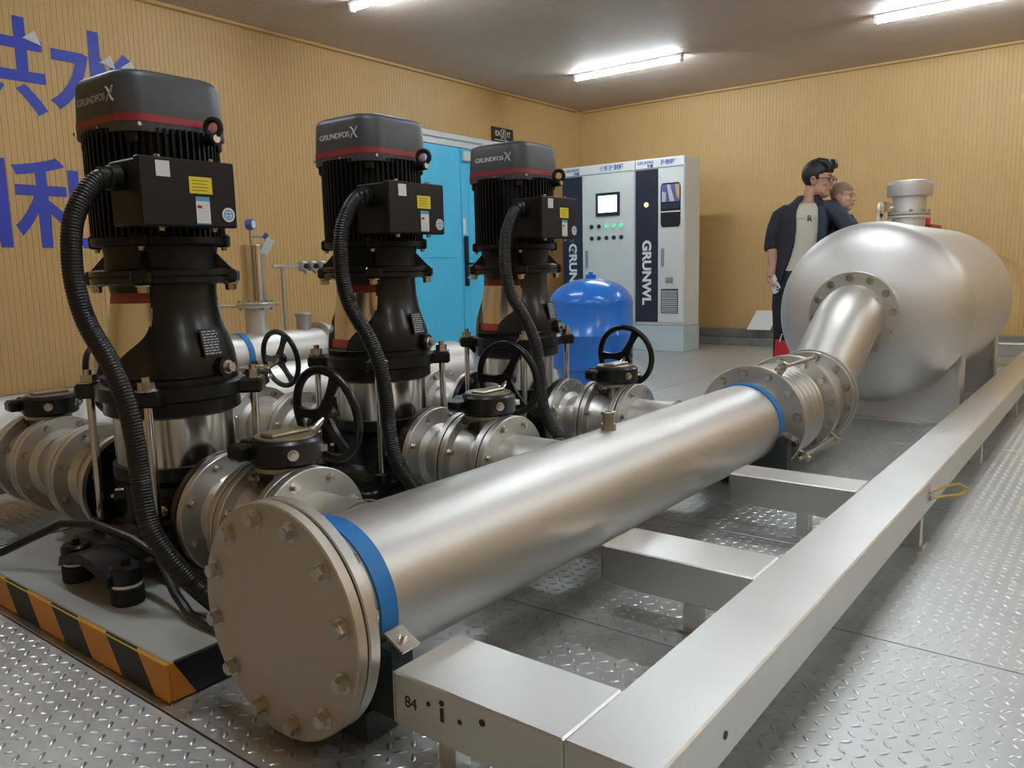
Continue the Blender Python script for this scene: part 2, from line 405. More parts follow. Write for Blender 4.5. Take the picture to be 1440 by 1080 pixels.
# exit sign
t = thing('exit_sign', 'small dark exit sign with white lettering above the sky blue door', 'sign', (7.99, YL, 2.64))
MB().box(7.79, 8.20, YL-.025, YL-.003, 2.555, 2.72, bev=.004).build('sign_board', 'exit', t)
text('lettering', 'EX', .085, 'wtext', t, (7.89, YL-.026, 2.645), (1, 0, 0), (0, 0, 1), .001)
text('lettering', 'IT', .085, 'wtext', t, (8.105, YL-.026, 2.645), (1, 0, 0), (0, 0, 1), .001)
pc = MB()
for a in ((7.955, 7.962, 2.58, 2.70), (8.038, 8.045, 2.58, 2.70), (7.955, 8.045, 2.695, 2.702)): pc.box(a[0], a[1], YL-.0275, YL-.025, a[2], a[3])
pc.cyl((8.005, YL-.0275, 2.675), (8.005, YL-.025, 2.675), .012, 12)
for p, q in (((8.0, 2.66), (7.992, 2.63)), ((7.992, 2.63), (8.012, 2.612)), ((8.012, 2.612), (8.008, 2.59)), ((7.992, 2.63), (7.975, 2.595)), ((8.0, 2.655), (8.02, 2.64)), ((8.0, 2.655), (7.978, 2.642))):
    d = Vector((q[0]-p[0], 0, q[1]-p[1])); mm = axis_m((p[0], YL-.026, p[1]), d); pc.box(-.005, .005, -.0014, .0014, 0, d.length, mm)
pc.build('running_figure', 'wtext', t)
pc = MB(); pc.box(7.83, 8.16, YL-.0275, YL-.025, 2.566, 2.574); pc.build('underline', 'wtext', t)

# blue characters on the left wall
for ch, x, z, h_, lab in (('供', 2.385, 2.44, .68, 'blue film character cut off by the picture edge, upper row on the tan wall'),
                          ('水', 3.08, 2.44, .68, 'blue film character with a central stroke, just above the closest pump cap'),
                          ('国', 2.10, 1.50, .66, 'blue film character at the picture edge in the lower row on the tan wall'),
                          ('利', 2.755, 1.50, .66, 'blue film character in the lower row beside the closest motor')):
    t = thing('wall_character', lab, 'lettering', (x, YL, z), 'blue characters on the tan wall')
    text('character', ch, h_*1.02, 'letter', t, (x, YL-.003, z), (1, 0, 0), (0, 0, 1), .012, .0015)
    if ch in '供水':
        for k, (dx, dz) in enumerate(((-.16, .0), (.20, .24)) if ch == '供' else ((.03, .17), (.19, .16))):
            MB().add([(x+dx, YL-.006, z+dz), (x+dx+.12, YL-.008, z+dz-.03), (x+dx+.07, YL-.05, z+dz+.05), (x+dx+.01, YL-.012, z+dz), (x+dx+.11, YL-.014, z+dz-.03), (x+dx+.065, YL-.056, z+dz+.05)],
                     [(0, 1, 2), (5, 4, 3), (0, 3, 4, 1), (1, 4, 5, 2), (2, 5, 3, 0)]).build('peeled_flap', 'white', t)

# ------------------------------------------------------------------ steel frame beside the pipe
ZT, ZB = .214, .100
fr = thing('steel_frame', 'long brushed steel beam frame with three cross beams beside the main pipe', 'frame', (1.03, .62, 0))
def channel(x0, x1, y0, y1):
    return MB().box(x0, x1, y0, y1, ZB, ZT, bev=.004)
lb_ = MB(); lb_.box(1.03, 8.9, .533, .708, ZB, ZT, bev=.004); lbo = lb_.build('long_beam', 'frame', fr)
cb = []
for x0, x1, yi in ((1.03, 1.232, 1.115), (1.893, 2.082, 1.155), (2.848, 3.012, 1.168)):
    o = channel(x0, x1, .709, yi).build('cross_beam', 'frame', fr); cb.append(o)
    MB().box(x0+.002, x1-.002, yi+.0005, yi+.004, ZB+.004, ZT-.004).build('end_plate', 'frame', o)
MB().box(8.72, 8.9, .709, 1.3, ZB, ZT, bev=.004).build('cross_beam', 'frame', fr)
for x, y in ((1.16, .86), (1.10, 1.02), (1.86+.10, .90), (1.98+.06, .80), (2.90, .90), (3.03, .555), (4.45, .555), (5.95, .555), (7.5, .555), (1.5, .64)):
    l = MB().box(x-.022, x+.022, y-.022, y+.022, .006, ZB-.0005).build('leg', 'frame', fr)
    MB().box(x-.035, x+.035, y-.035, y+.035, .0005, .006).build('foot_pad', 'frame', l)
for y, z, r in ((1.02, .175, .005), (.985, .188, .006), (.94, .165, .005), (.885, .183, .007)):
    MB().cyl((1.0302, y, z), (1.0288, y, z), r, 12).build('drilled_hole', 'dtext', cb[0])
MB().box(1.0288, 1.0302, .981, .989, .15, .178).build('marker_stroke', 'dtext', cb[0])
text('marker_number', '84', .034, 'dtext', cb[0], (1.0295, 1.068, .160), (0, -1, 0), (0, 0, 1))
MB().cyl((1.3, .5326, .15), (1.3, .5315, .15), .008, 12).build('drilled_hole', 'dtext', lbo)
for x, lab in ((3.2, 'yellow earthing wire loop bolted to the near outer side of the long beam'), (6.3, 'yellow earthing wire loop on the far outer side of the long beam')):
    t = thing('earthing_wire', lab, 'wire', (x, .53, .15), 'earthing wires on the beam')
    MB().tube([(x-.06, .527, .17), (x-.03, .50, .185), (x+.06, .455, .185), (x+.14, .44, .15), (x+.13, .46, .125), (x+.04, .50, .135), (x-.05, .525, .145)], .005, 8).build('wire', 'wire', t)
    for z, dx in ((.17, -.06), (.145, -.05)): inst('bolt', BOLT_S, 'bolt', t, axis_m((x+dx, .532, z), (0, -1, 0)))

# ------------------------------------------------------------------ discharge manifold
PY, PZ, PR = 1.38, .277, .178
XP = (1.342, 2.242, 3.168); YP = 2.42; ZF = .290; RF = .186
dm = thing('discharge_manifold', 'big satin stainless pipe lying along the frame, capped by a large bolted disc', 'pipe', (1.0, PY, 0))
MB().cyl((1.03, PY, PZ), (3.60, PY, PZ), PR, 64).build('pipe_barrel', 'pipe', dm)
bf = MB().cyl((.950, PY, PZ), (.977, PY, PZ), .257, 72, bev=.003).build('blind_flange', 'blind', dm)
MB().cyl((.977, PY, PZ), (.981, PY, PZ), .249, 64).build('gasket', 'rubber', dm)
ef = MB().ring((.981, PY, PZ), (1.010, PY, PZ), PR-.004, .257, 72, .003).lathe([(.196, 0), (PR+.001, .03)], 64, axis_m((1.010, PY, PZ), (1, 0, 0)), False, False).build('end_flange', 'flange', dm)
bolts(bf, (.950, PY, PZ), (-1, 0, 0), .222, 12, BOLT_B, .2)
bolts(ef, (1.010, PY, PZ), (1, 0, 0), .222, 12, BOLT_B, -.2+PI/6*0)
f1 = MB().ring((3.598, PY, PZ), (3.626, PY, PZ), PR-.004, .256, 72, .003).build('end_flange', 'flange', dm)
bolts(f1, (3.598, PY, PZ), (-1, 0, 0), .222, 12, BOLT_B, .15)
for x in XP:
    MB().cyl((x, PY+.10, ZF), (x, 1.74, ZF), .118, 40).lathe([(.128, 0), (.122, .012)], 40, axis_m((x, PY+.165, ZF), (0, 1, 0)), False, False).build('branch_pipe', 'pipe', dm)
    f = MB().ring((x, 1.738, ZF), (x, 1.765, ZF), .10, RF, 56).build('branch_flange', 'flange', dm)
    bolts(f, (x, 1.738, ZF), (0, -1, 0), .158, 8, BOLT_M, PI/8)
sk = MB().cyl((2.31, PY, .45), (2.31, PY, .475), .026, 20).cyl((2.31, PY, .475), (2.31, PY, .512), .021, 20).ring((2.31, PY, .505), (2.31, PY, .517), .014, .025, 20).build('threaded_socket', 'brass', dm)

def strap(x, lab):
    t = thing('pipe_clamp', lab, 'clamp', (x, PY, 0), 'blue pipe clamps on the main pipe')
    V = []; 
    a0, a1 = rad(-8), rad(188); n = 48; w_ = .024; ri, ro = PR+.0005, PR+.006
    b = MB(); rings = []
    for i in range(n+1):
        a = a0+(a1-a0)*i/n
        rings.append([(x+dx, PY-r*math.cos(a), PZ+r*math.sin(a)) for dx, r in ((-w_, ri), (w_, ri), (w_, ro), (-w_, ro))])
    b.loft(rings).build('strap', 'blue_strap', t)
    for sgn in (-1, 1):
        y0 = PY+sgn*(PR+.026)
        tb = MB(); m_ = Matrix.Translation((x, y0+sgn*.012, PZ-.04)) @ Matrix.Rotation(sgn*rad(-28), 4, 'X')
        tb.box(-.026, .026, -.03, .03, -.003, .003, m_); to = tb.build('clamp_tab', 'bright', t, 0)
        inst('bolt', BOLT_S, 'bolt', to, m_ @ Matrix.Translation((0, 0, .003)))
    s = MB()
    pts = [(-.215, .07), (.215, .07), (.215, PZ-.055)]
    pts += [((PR+.001)*math.cos(a), PZ+(PR+.001)*math.sin(a)) for a in [rad(-17)+(rad(-163)-rad(-17))*i/20 for i in range(21)]]
    pts += [(-.215, PZ-.055)]
    m_ = Matrix(((0, 0, 1, x-.03), (-1, 0, 0, PY), (0, 1, 0, 0), (0, 0, 0, 1)))
    s.prism(pts, 0, .06, m_); s.build('saddle_block', 'bracket', t, 0)
    MB().box(x-.05, x+.05, PY-.15, PY+.2, .001, .07).build('saddle_foot', 'bracket', t, 0)
strap(1.105, 'blue strap clamp around the main pipe next to the large bolted end disc')
strap(3.51, 'blue strap clamp around the main pipe next to the bellows joint')

# bellows expansion joint
ex = thing('expansion_joint', 'stainless bellows expansion joint between two bolted flanges of the main pipe', 'pipe joint', (3.85, PY, 0))
prof = [(.185, 0), (.187, .06)]
for i in range(5):
    for k in range(13):
        a = k/12*2*PI; prof.append((.192+.040*(1-math.cos(a))/2, .065+i*.058+k/12*.0578))
prof += [(.187, .36), (.187, .47)]
MB().lathe(prof, 64, axis_m((3.63, PY, PZ), (1, 0, 0)), False, False).build('bellows', 'flange', ex, 60)
fa = MB().ring((3.627, PY, PZ), (3.642, PY, PZ), .17, .245, 64).build('joint_flange', 'flange', ex)
fb = MB().ring((4.098, PY, PZ), (4.126, PY, PZ), .17, .255, 64).build('joint_flange', 'flange', ex)
bolts(fb, (4.098, PY, PZ), (-1, 0, 0), .222, 12, BOLT_B, .15)
for a in (rad(62), rad(-32), rad(180+14)):
    dy, dz = -math.cos(a), math.sin(a)
    p = Vector((0, PY+dy*.285, PZ+dz*.285))
    tr = MB().cyl((3.55, p.y, p.z), (4.22, p.y, p.z), .0095, 12).build('tie_rod', 'bolt', ex)
    for x in (3.640, 4.112):
        q = axis_m((x, PY+dy*.245, PZ+dz*.245), (0, dy, dz), (1, 0, 0)); MB().box(-.012, .012, -.012, .012, -.004, .065, q).build('lug', 'flange', tr, 0)
    for x, s_ in ((3.625, -1), (4.127, 1)): inst('nut', BOLT_B, 'bolt', tr, axis_m((x, p.y, p.z), (s_, 0, 0)))

# short spool between joint and elbow
sp = thing('flanged_spool', 'short stainless spool with bolted flanges after the bellows joint', 'pipe', (4.3, PY, 0))
MB().cyl((4.13, PY, PZ), (4.45, PY, PZ), .205, 56).build('pipe_barrel', 'flange', sp)
fs = MB().ring((4.13, PY, PZ), (4.155, PY, PZ), .17, .255, 64).build('spool_flange', 'flange', sp)
fs2 = MB().ring((4.425, PY, PZ), (4.452, PY, PZ), .17, .245, 64).build('spool_flange', 'flange', sp)
bolts(fs2, (4.425, PY, PZ), (-1, 0, 0), .215, 12, BOLT_B, .3)
MB().cyl((4.3, PY, .001), (4.3, PY, PZ-.2), .03, 16).box(4.24, 4.36, PY-.06, PY+.06, .001, .01).build('support_post', 'frame', sp)

# elbow up to the tank
TY, TZ, TR = 1.295, .682, .563
el = thing('elbow_pipe', 'bent satin stainless pipe rising from the bellows joint into the tank head', 'pipe', (4.75, PY, 0))
p0, p3 = Vector((4.46, PY, PZ)), Vector((5.008, TY+.01, .688))
path = []
for i in range(25):
    t_ = i/24; q = p0*(1-t_)**3+3*(p0+Vector((.20, 0, 0)))*(1-t_)**2*t_+3*(p3-Vector((.20, 0, 0)))*(1-t_)*t_**2+p3*t_**3; path.append(q)
MB().tube(path, [PR+.004]*25, 56, False).build('pipe_bend', 'pipe', el, 60)
fe = MB().ring((4.456, PY, PZ), (4.484, PY, PZ), .17, .255, 64).build('elbow_flange', 'flange', el)
bolts(fe, (4.484, PY, PZ), (1, 0, 0), .222, 12, BOLT_B, .3)
fe2 = MB().ring((4.985, TY+.01, .688), (5.012, TY+.01, .688), .17, .257, 64).build('elbow_flange', 'flange', el)
bolts(fe2, (4.985, TY+.01, .688), (-1, 0, 0), .222, 12, BOLT_B, .1)

# ------------------------------------------------------------------ stainless tank
tk = thing('stainless_tank', 'large horizontal stainless tank with domed ends on steel saddles', 'tank', (6.3, TY, 0))
X1, X2, DH = 5.375, 7.28, .283
prof = [(TR*math.sin(a), X1-DH*math.cos(a)) for a in [PI/2*i/20 for i in range(21)]]
prof += [(TR, X1+.02), (TR+.003, X1+.025), (TR+.003, X1+.04), (TR, X1+.045), (TR, X2-.02)]
prof += [(TR*math.cos(a), X2+DH*math.sin(a)) for a in [PI/2*i/20 for i in range(21)]]
MB().lathe(prof, 96, axis_m((0, TY, TZ), (1, 0, 0)), False, False).build('tank_shell', 'tank', tk, 60)
nf = MB().ring((5.0125, TY+.01, .688), (5.04, TY+.01, .688), .17, .257, 64).cyl((5.03, TY+.01, .688), (5.16, TY+.01, .688), .182, 48).build('inlet_nozzle', 'tank', tk)
for xs_ in (5.45, 6.95):
    pts = [(-.5, .001), (.5, .001), (.5, .48)]+[((TR+.002)*math.cos(a), TZ+(TR+.002)*math.sin(a)) for a in [rad(-30)+(rad(-150)-rad(-30))*i/24 for i in range(25)]]+[(-.5, .48)]
    m_ = Matrix(((0, 0, 1, xs_), (-1, 0, 0, TY), (0, 1, 0, 0), (0, 0, 0, 1)))
    sd = MB(); sd.prism(pts, 0, .014, m_); so = sd.build('saddle', 'tank', tk, 0)
    for s_ in (-1, 1): MB().box(xs_-.03, xs_+.12, TY+s_*.505-.006, TY+s_*.505+.006, .001, .43).build('saddle_web', 'tank', so, 0)
    MB().box(xs_-.06, xs_+.14, TY-.54, TY+.54, .0005, .012).build('saddle_base', 'tank', so, 0)
zl = TZ+TR
MB().box(5.445, 5.545, TY-.008, TY+.008, zl-.012, zl+.055, bev=.002).ring((5.495, TY-.008, zl+.075), (5.495, TY+.008, zl+.075), .02, .05, 32).build('lifting_lug', 'tank', tk, 30)
lg2 = MB().box(6.93, 7.05, TY-.006, TY+.012, TZ+TR-.01, TZ+TR+.09, bev=.006).build('lifting_lug', 'redbag', tk, 0)
MB().box(6.55, 6.95, TY-.10, TY+.02, TZ+TR-.015, TZ+TR+.02, bev=.006).build('nameplate_bracket', 'tape', tk)
# vent valve on the tank
vv = thing('vacuum_valve', 'grey mushroom capped valve standing on top of the stainless tank', 'valve', (6.3, TY, TZ+TR))
vx, vz = 6.3, TZ+TR
MB().cyl((vx, TY, vz+.074), (vx, TY, vz+.22), .107, 40).build('valve_body', 'tank', vv)
MB().lathe([(.10, .20), (.145, .205), (.148, .215), (.148, .285), (.135, .305), (.09, .315), (.0, .318)], 48, Matrix.Translation((vx, TY, vz)), False, False).build('valve_cap', 'tank', vv, 30)
MB().cyl((vx, TY, vz-.014), (vx, TY, vz+.071), .107, 40).ring((vx, TY, vz+.055), (vx, TY, vz+.0715), .10, .137, 40).build('vent_nozzle', 'tank', tk)
vf = MB().ring((vx, TY, vz+.076), (vx, TY, vz+.094), .10, .137, 40).build('valve_flange', 'flange', vv)
bolts(vf, (vx, TY, vz+.094), (0, 0, 1), .122, 8, BOLT_M, .3)
MB().cyl((vx-.06, TY+.128, vz+.10), (vx-.06, TY+.128, vz+.16), .022, 14).cyl((vx-.03, TY+.06, vz+.13), (vx-.06, TY+.128, vz+.13), .015, 12).cyl((vx-.06, TY+.128, vz+.16), (vx-.06, TY+.128, vz+.172), .028, 14).build('side_port', 'bright', vv)

# ------------------------------------------------------------------ skid under the pumps
SX0, SX1, SY0, SY1, SZ = .887, 4.42, 1.73, 3.02, .101
sk = thing('pump_skid', 'low grey skid with orange and black hazard striped edges under the three pumps', 'skid', (SX0, SY0, 0))
MB().box(SX0+.012, SX1-.012, SY0+.012, SY1-.012, SZ-.014, SZ, bev=.003).build('top_plate', 'skid', sk)
for nm_, a in (('edge_channel', (SX0, SX0+.01, SY0, SY1)), ('edge_channel', (SX1-.01, SX1, SY0, SY1)), ('edge_channel', (SX0+.0105, SX1-.0105, SY0, SY0+.01)), ('edge_channel', (SX0+.0105, SX1-.0105, SY1-.01, SY1))):
    MB().box(*a, .004, SZ, bev=.002).build(nm_, 'hazard', sk, 0)
for y in (2.1, 2.75): MB().box(SX0+.03, SX1-.03, y-.06, y+.06, .002, SZ-.015).build('cross_member', 'bracket', sk, 0)
MB().box(SX0-.0006, SX0+.0008, SY0+.004, SY1-.004, SZ-.0045, SZ-.0005).build('yellow_edge_tape', 'yellow', sk, 0)
MB().box(SX1-.16, SX1-.004, SY0-.0008, SY0+.0005, .02, SZ-.001).build('yellow_edge_tape', 'yellow', sk, 0)
MB().box(SX0+.02, SX1-.02, SY0+.015, SY0+.06, .001, .004).build('bottom_lip', 'bracket', sk, 0)

# ------------------------------------------------------------------ pump
def rsq(a, r, n=6):
    P = []
    for cx, cy, s in ((a-r, a-r, 0), (-(a-r), a-r, 1), (-(a-r), -(a-r), 2), (a-r, -(a-r), 3)):
        for i in range(n+1):
            t_ = PI/2*(s+i/n); P.append((cx+r*math.cos(t_), cy+r*math.sin(t_)))
    return P
def make_pump(xp, label):
    yp = YP; T = Matrix.Translation((xp, yp, 0))
    p = thing('vertical_pump', label, 'pump', (xp, yp, SZ), 'vertical multistage pumps on the skid')
    # casting base with four isolators
    bs = MB()
    bs.box(xp-.27, xp+.30, yp-.22, yp+.20, .168, .196, bev=.01)
    bs.lathe([(.235, .19), (.22, .225), (.17, .25)], 40, T, True, True)
    for sx in (-1, 1):                      # arched bridge between two feet
        rings = []
        for i in range(13):
            t_ = i/12; y = yp-.25+.30*t_; zz = .178+.035*math.sin(PI*t_)
            rings.append([(xp+sx*.32-.055, y, zz-.02), (xp+sx*.32+.055, y, zz-.02), (xp+sx*.32+.05, y, zz+.008), (xp+sx*.32-.05, y, zz+.008)])
        bs.loft(rings)
        for y in (yp-.25, yp+.05): bs.cyl((xp+sx*.32, y, .160), (xp+sx*.32, y, .212), .042, 24, bev=.006)
    bs.build('base_casting', 'black', p)
    for sx in (-1, 1):
        for y in (yp-.25, yp+.05):
            iso = MB().cyl((xp+sx*.32, y, SZ), (xp+sx*.32, y, .152), .044, 28, bev=.004).build('vibration_foot', 'rubber', p)
            MB().cyl((xp+sx*.32, y, .152), (xp+sx*.32, y, .160), .040, 28).build('washer', 'white', iso)
            inst('bolt', BOLT_K, 'black', iso, axis_m((xp+sx*.32, y, .212), (0, 0, 1)))
    # volute with ports
    bd = MB().lathe([(.185, .20), (.18, .24), (.165, .28), (.168, .36), (.192, .385), (.192, .425)], 48, T, True, True)
    for s in (-1, 1):
        bd.cyl((xp, yp+s*.05, ZF), (xp, yp+s*.262, ZF), .115, 36, r1=.125)
        bd.ring((xp, yp+s*.261, ZF), (xp, yp+s*.287, ZF), .05, .186, 48)
    for a in (PI*.75, PI*1.25): bd.cyl((xp+.14*math.cos(a), yp+.14*math.sin(a), .30), (xp+.20*math.cos(a), yp+.20*math.sin(a), .30), .03, 20)
    vb = bd.build('pump_head', 'black', p)
    for s in (-1, 1): bolts(vb, (xp, yp+s*.261, ZF), (0, -s, 0), .158, 8, BOLT_M, PI/8)
    for a in (PI*.75, PI*1.25):
        d = Vector((math.cos(a), math.sin(a), 0)); inst('plug', BOLT_M, 'bolt', vb, axis_m(Vector((xp, yp, .30))+d*.20, d))
    # stainless sleeve
    MB().lathe([(.181, .422), (.181, .605)], 64, T, False, False).build('sleeve', 'bright', p)
    # upper clamping plate with four lugs + stay bolts
    pl = MB().lathe([(.186, .575), (.205, .585), (.205, .625), (.225, .632), (.225, .672), (.20, .682)], 48, T, True, True)
    for k in range(4):
        a = PI/4+k*PI/2; pl.box(.16, .285, -.042, .042, .628, .675, T @ Matrix.Rotation(a, 4, 'Z'), bev=.008)
    po = pl.build('clamp_plate', 'black', p)
    for k in range(4):
        a = PI/4+k*PI/2; q = (xp+.252*math.cos(a), yp+.252*math.sin(a))
        sb = MB().cyl((*q, .19), (*q, .70), .0125, 16).build('stay_bolt', 'bright', p)
        inst('nut', bolt_mesh_n, 'bolt', sb, axis_m((*q, .674), (0, 0, 1)))
        MB().cyl((*q, .17), (*q, .235), .03, 18, bev=.004).build('stay_boss', 'black', sb)
    # coupling lantern : two legs at -Y and +Y, windows towards -X and +X
    Z = [.675+.305*i/20 for i in range(21)]
    def R_(z):
        t_ = (z-.675)/.305; s_ = 1/(1+math.exp((t_-.47)*9)); return .156+.049*s_
    def H_(z, rear=False):
        t_ = (z-.675)/.305; s_ = 1/(1+math.exp((t_-.38)*13)); return rad(44+(18 if rear else 38)*s_)
    ln = MB()
    for base in (-PI/2, PI/2):
        rings = []; n_ = 18
        for z in Z:
            r, hh = R_(z), H_(z, base > 0); o_ = []; 
            for i in range(n_+1):
                a = base-hh+2*hh*i/n_; o_.append((xp+r*math.cos(a), yp+r*math.sin(a), z))
            for i in range(n_, -1, -1):
                a = base-hh+2*hh*i/n_; o_.append((xp+(r-.014)*math.cos(a), yp+(r-.014)*math.sin(a), z))
            rings.append(o_)
        ln.loft(rings)
    ln.lathe([(.135, .955), (.155, .955), (.158, .985), (.135, .985)], 48, T, False, False)
    ln.lathe([(.195, .675), (.207, .70), (.19, .712), (.14, .712)], 48, T, False, False)
    lo = ln.build('coupling_lantern', 'black', p, 40)
    q = axis_m((xp+.05, yp-.203, .722), (.25, -1, 0)); MB().cyl((xp+.055, yp-.17, .722), (xp+.065, yp-.215, .722), .032, 24).build('plug_boss', 'black', lo)
    inst('plug', BOLT_B, 'bolt', lo, axis_m((xp+.065, yp-.216, .722), (.22, -1, 0)))
    # rating plate, follows the casting
    a = -PI/2+rad(8); c_ = Vector((xp+.198*math.cos(a), yp+.198*math.sin(a), .80))
    nrm = Vector((math.cos(a), math.sin(a), .22)).normalized(); rgt = Vector((-math.sin(a), math.cos(a), 0)); upv = nrm.cross(rgt)
    qm = Matrix((rgt, upv, nrm)).transposed().to_4x4(); qm.translation = c_-nrm*.004
    rp = MB().box(-.034, .034, -.042, .042, 0, .005, qm).build('rating_plate', 'dtext', p, 0)
    tl = MB()
    for i in range(9):
        y = .034-i*.0085; x0 = -.028; random.seed(i)
        while x0 < .024:
            l_ = random.uniform(.006, .018); tl.box(x0, min(.028, x0+l_), y-.0018, y+.0018, .005, .0054, qm); x0 += l_+.004
    tl.build('plate_print', 'grey_text', rp, 0, kind='stuff')
    # stainless coupling guards with red tape
    for sg in (-1, 1):                     # thin conical guards filling the two windows
        def gring(z, dr, tk=.003):
            a0 = -PI/2-H_(z)+rad(2); a1 = -3*PI/2+H_(z, True)-rad(2); o_ = []; i_ = []
            for i in range(13):
                a = a0+(a1-a0)*i/12; c_, s2 = math.cos(a), math.sin(a); q = .160+(.203-.160)*(.955-z)/.265-.008+dr
                o_.append((xp-sg*q*c_*-1, yp+q*s2, z)); i_.append((xp-sg*(q-tk)*c_*-1, yp+(q-tk)*s2, z))
            return o_+i_[::-1]
        g = MB().loft([gring(.712+.243*i/14, 0) for i in range(15)]).build('coupling_guard', 'bright', p, 50)
        for z0, z1 in ((.7125, .745), (.925, .9545)):
            MB().loft([gring(z0+(z1-z0)*i/3, .0012, .001) for i in range(4)]).build('red_tape', 'tape', g, 60)
    MB().cyl((xp, yp, .70), (xp, yp, .96), .045, 24).build('shaft_coupling', 'flange', p)
    # motor
    mf = MB().lathe([(.150, .978), (.2, .978), (.208, .983), (.208, .999), (.199, 1.0005), (.199, 1.004)], 48, T).lathe([(.2, 1.003), (.208, 1.005), (.208, 1.02), (.19, 1.026)], 48, T)
    for k in range(4):
        a = PI/4+k*PI/2; mf.box(.15, .228, -.03, .03, .98, 1.022, T @ Matrix.Rotation(a, 4, 'Z'), bev=.008)
        rm = T @ Matrix.Rotation(a, 4, 'Z')
        mf.add([(.15, -.008, 1.02), (.215, -.008, 1.02), (.15, -.008, 1.09), (.15, .008, 1.02), (.215, .008, 1.02), (.15, .008, 1.09)], [(0, 1, 2), (5, 4, 3), (0, 3, 4, 1), (1, 4, 5, 2), (2, 5, 3, 0)], rm)
    fo = mf.build('motor_flange', 'black', p)
    for k in range(4):
        a = PI/4+k*PI/2; q = (xp+.203*math.cos(a), yp+.203*math.sin(a))
        inst('bolt', BOLT_B, 'bolt', fo, axis_m((*q, .978), (0, 0, -1)))
    mo = MB().lathe([(.165, 1.02), (.162, 1.06), (.168, 1.10)], 48, T, True, True)
    fin = []
    nf_ = 60
    for i in range(nf_):
        a = 2*PI*i/nf_; da = 2*PI/nf_
        for f_, r in ((-.5, .172), (-.22, .172), (-.16, .194), (.16, .194), (.22, .172)): fin.append((r*math.cos(a+f_*da), r*math.sin(a+f_*da)))
    mo.prism(fin, 1.105, 1.425, T)
    mo.lathe([(.16, 1.093), (.192, 1.095), (.196, 1.10), (.196, 1.118), (.18, 1.122)], 48, T)
    for k in range(4):
        a = PI/4+k*PI/2; mo.box(.165, .208, -.022, .022, 1.09, 1.13, T @ Matrix.Rotation(a, 4, 'Z'), bev=.006)
        mo.box(.165, .203, -.018, .018, 1.38, 1.42, T @ Matrix.Rotation(a, 4, 'Z'), bev=.006)
    mt = mo.build('motor_housing', 'motor', p, 30)
    for k in range(4):
        a = PI/4+k*PI/2; inst('bolt', BOLT_S, 'bolt', mt, axis_m((xp+.19*math.cos(a), yp+.19*math.sin(a), 1.09), (0, 0, -1)))
    # fan cover
    rings = []
    for a_, z in ((.172, 1.412), (.173, 1.418), (.170, 1.50), (.167, 1.562), (.164, 1.574), (.157, 1.582), (.145, 1.587), (.09, 1.590), (.02, 1.591)):
        rings.append([(xp+x, yp+y, z) for x, y in rsq(a_, min(.075, a_*.48), 8)])
    co = MB().loft(rings).build('fan_cover', 'cap', p, 50)
    rings = [[(xp+x, yp+y, z) for x, y in rsq(a_, .075, 8)] for a_, z in ((.1734, 1.440), (.1728, 1.460))]
    MB().loft(rings, None, False, False).build('red_band', 'red', co, 50)
    ff = (0, -1, 0)
    text('brand_lettering', 'GRUNDFOS', .028, 'grey_text', co, (xp-.1700, yp+.012, 1.512), ff, (.04, 0, 1), .0007, .0006, sx=1.14)
    xl = MB(); m_ = Matrix(((0, 0, -1, xp-.1685), (-1, 0, 0, yp-.098), (0, 1, 0, 1.516), (0, 0, 0, 1)))
    for s_, c0 in ((1, 0), (-1, 0)):
        xl.tube([tuple(m_ @ Vector((s_*(-.018+.036*t_)*1.0, -.020+.040*t_+s_*.004*math.sin(PI*2*t_), .001))) for t_ in [i/8 for i in range(9)]], [.0035-.0012*abs(i/8-.5) for i in range(9)], 6)
    xl.build('brand_emblem', 'grey_text', co)
    for x, y in ((-.1725, -.02), (-.1725, .13), (-.13, -.1725)):
        d = (-1, 0, 0) if y > -.17 else (0, -1, 0)
        MB().cyl((xp+x, yp+y, 1.43), (xp+x+d[0]*.003, yp+y+d[1]*.003, 1.43), .006, 10).build('screw', 'bolt', co)
    # lifting eye by the fan cover
    ey = MB().cyl((xp+.075, yp-.17, 1.405), (xp+.075, yp-.225, 1.405), .017, 18).torus(axis_m((xp+.075, yp-.215, 1.438), (1, .5, 0)), .024, .009, 24, 10).build('lifting_eye', 'black', p)
    MB().cyl((xp+.075, yp-.225, 1.405), (xp+.075, yp-.231, 1.405), .012, 14).build('eye_screw', 'bolt', ey)
    # terminal box
    bx0, bx1, by, bz0, bz1 = xp-.222, xp+.058, yp-.32, 1.142, 1.318
    tb = MB().box(bx0, bx1, by, yp-.155, bz0, bz1, bev=.006).build('terminal_box', 'box', p)
    MB().box(bx0-.004, bx1+.004, by-.006, by+.02, bz0-.004, bz1+.004, bev=.004).build('box_lid', 'box', tb)
    for x in (bx0+.07, bx1-.05):
        for z, d in ((bz1+.004, 1), (bz0-.004, -1)):
            inst('screw', BOLT_S, 'bolt', tb, axis_m((x, by+.03, z), (0, 0, d)))
    yb = by-.0066
    def sticker(nm2, x0, x1, z0, z1, m): return MB().box(xp+x0, xp+x1, yb-.0006, yb, z0, z1).build(nm2, m, tb, 0)
    sticker('white_sticker', -.178, -.138, 1.270, 1.312, 'paper')
    ys = sticker('warning_sticker', -.084, -.014, 1.230, 1.276, 'yellow')
    ls = MB()
    for i in range(4): ls.box(xp-.076, xp-.03+.004*(i % 2), yb-.001, yb-.0006, 1.238+.009*i, 1.2395+.009*i)
    ls.build('sticker_print', 'dtext', ys, 0)
    es = sticker('energy_label', -.068, -.025, 1.146, 1.222, 'paper')
    MB().box(xp-.068, xp-.025, yb-.001, yb-.0006, 1.210, 1.222).build('label_header', 'label_blue', es, 0)
    MB().box(xp-.068, xp-.025, yb-.001, yb-.0006, 1.146, 1.1495).build('label_footer', 'label_blue', es, 0)
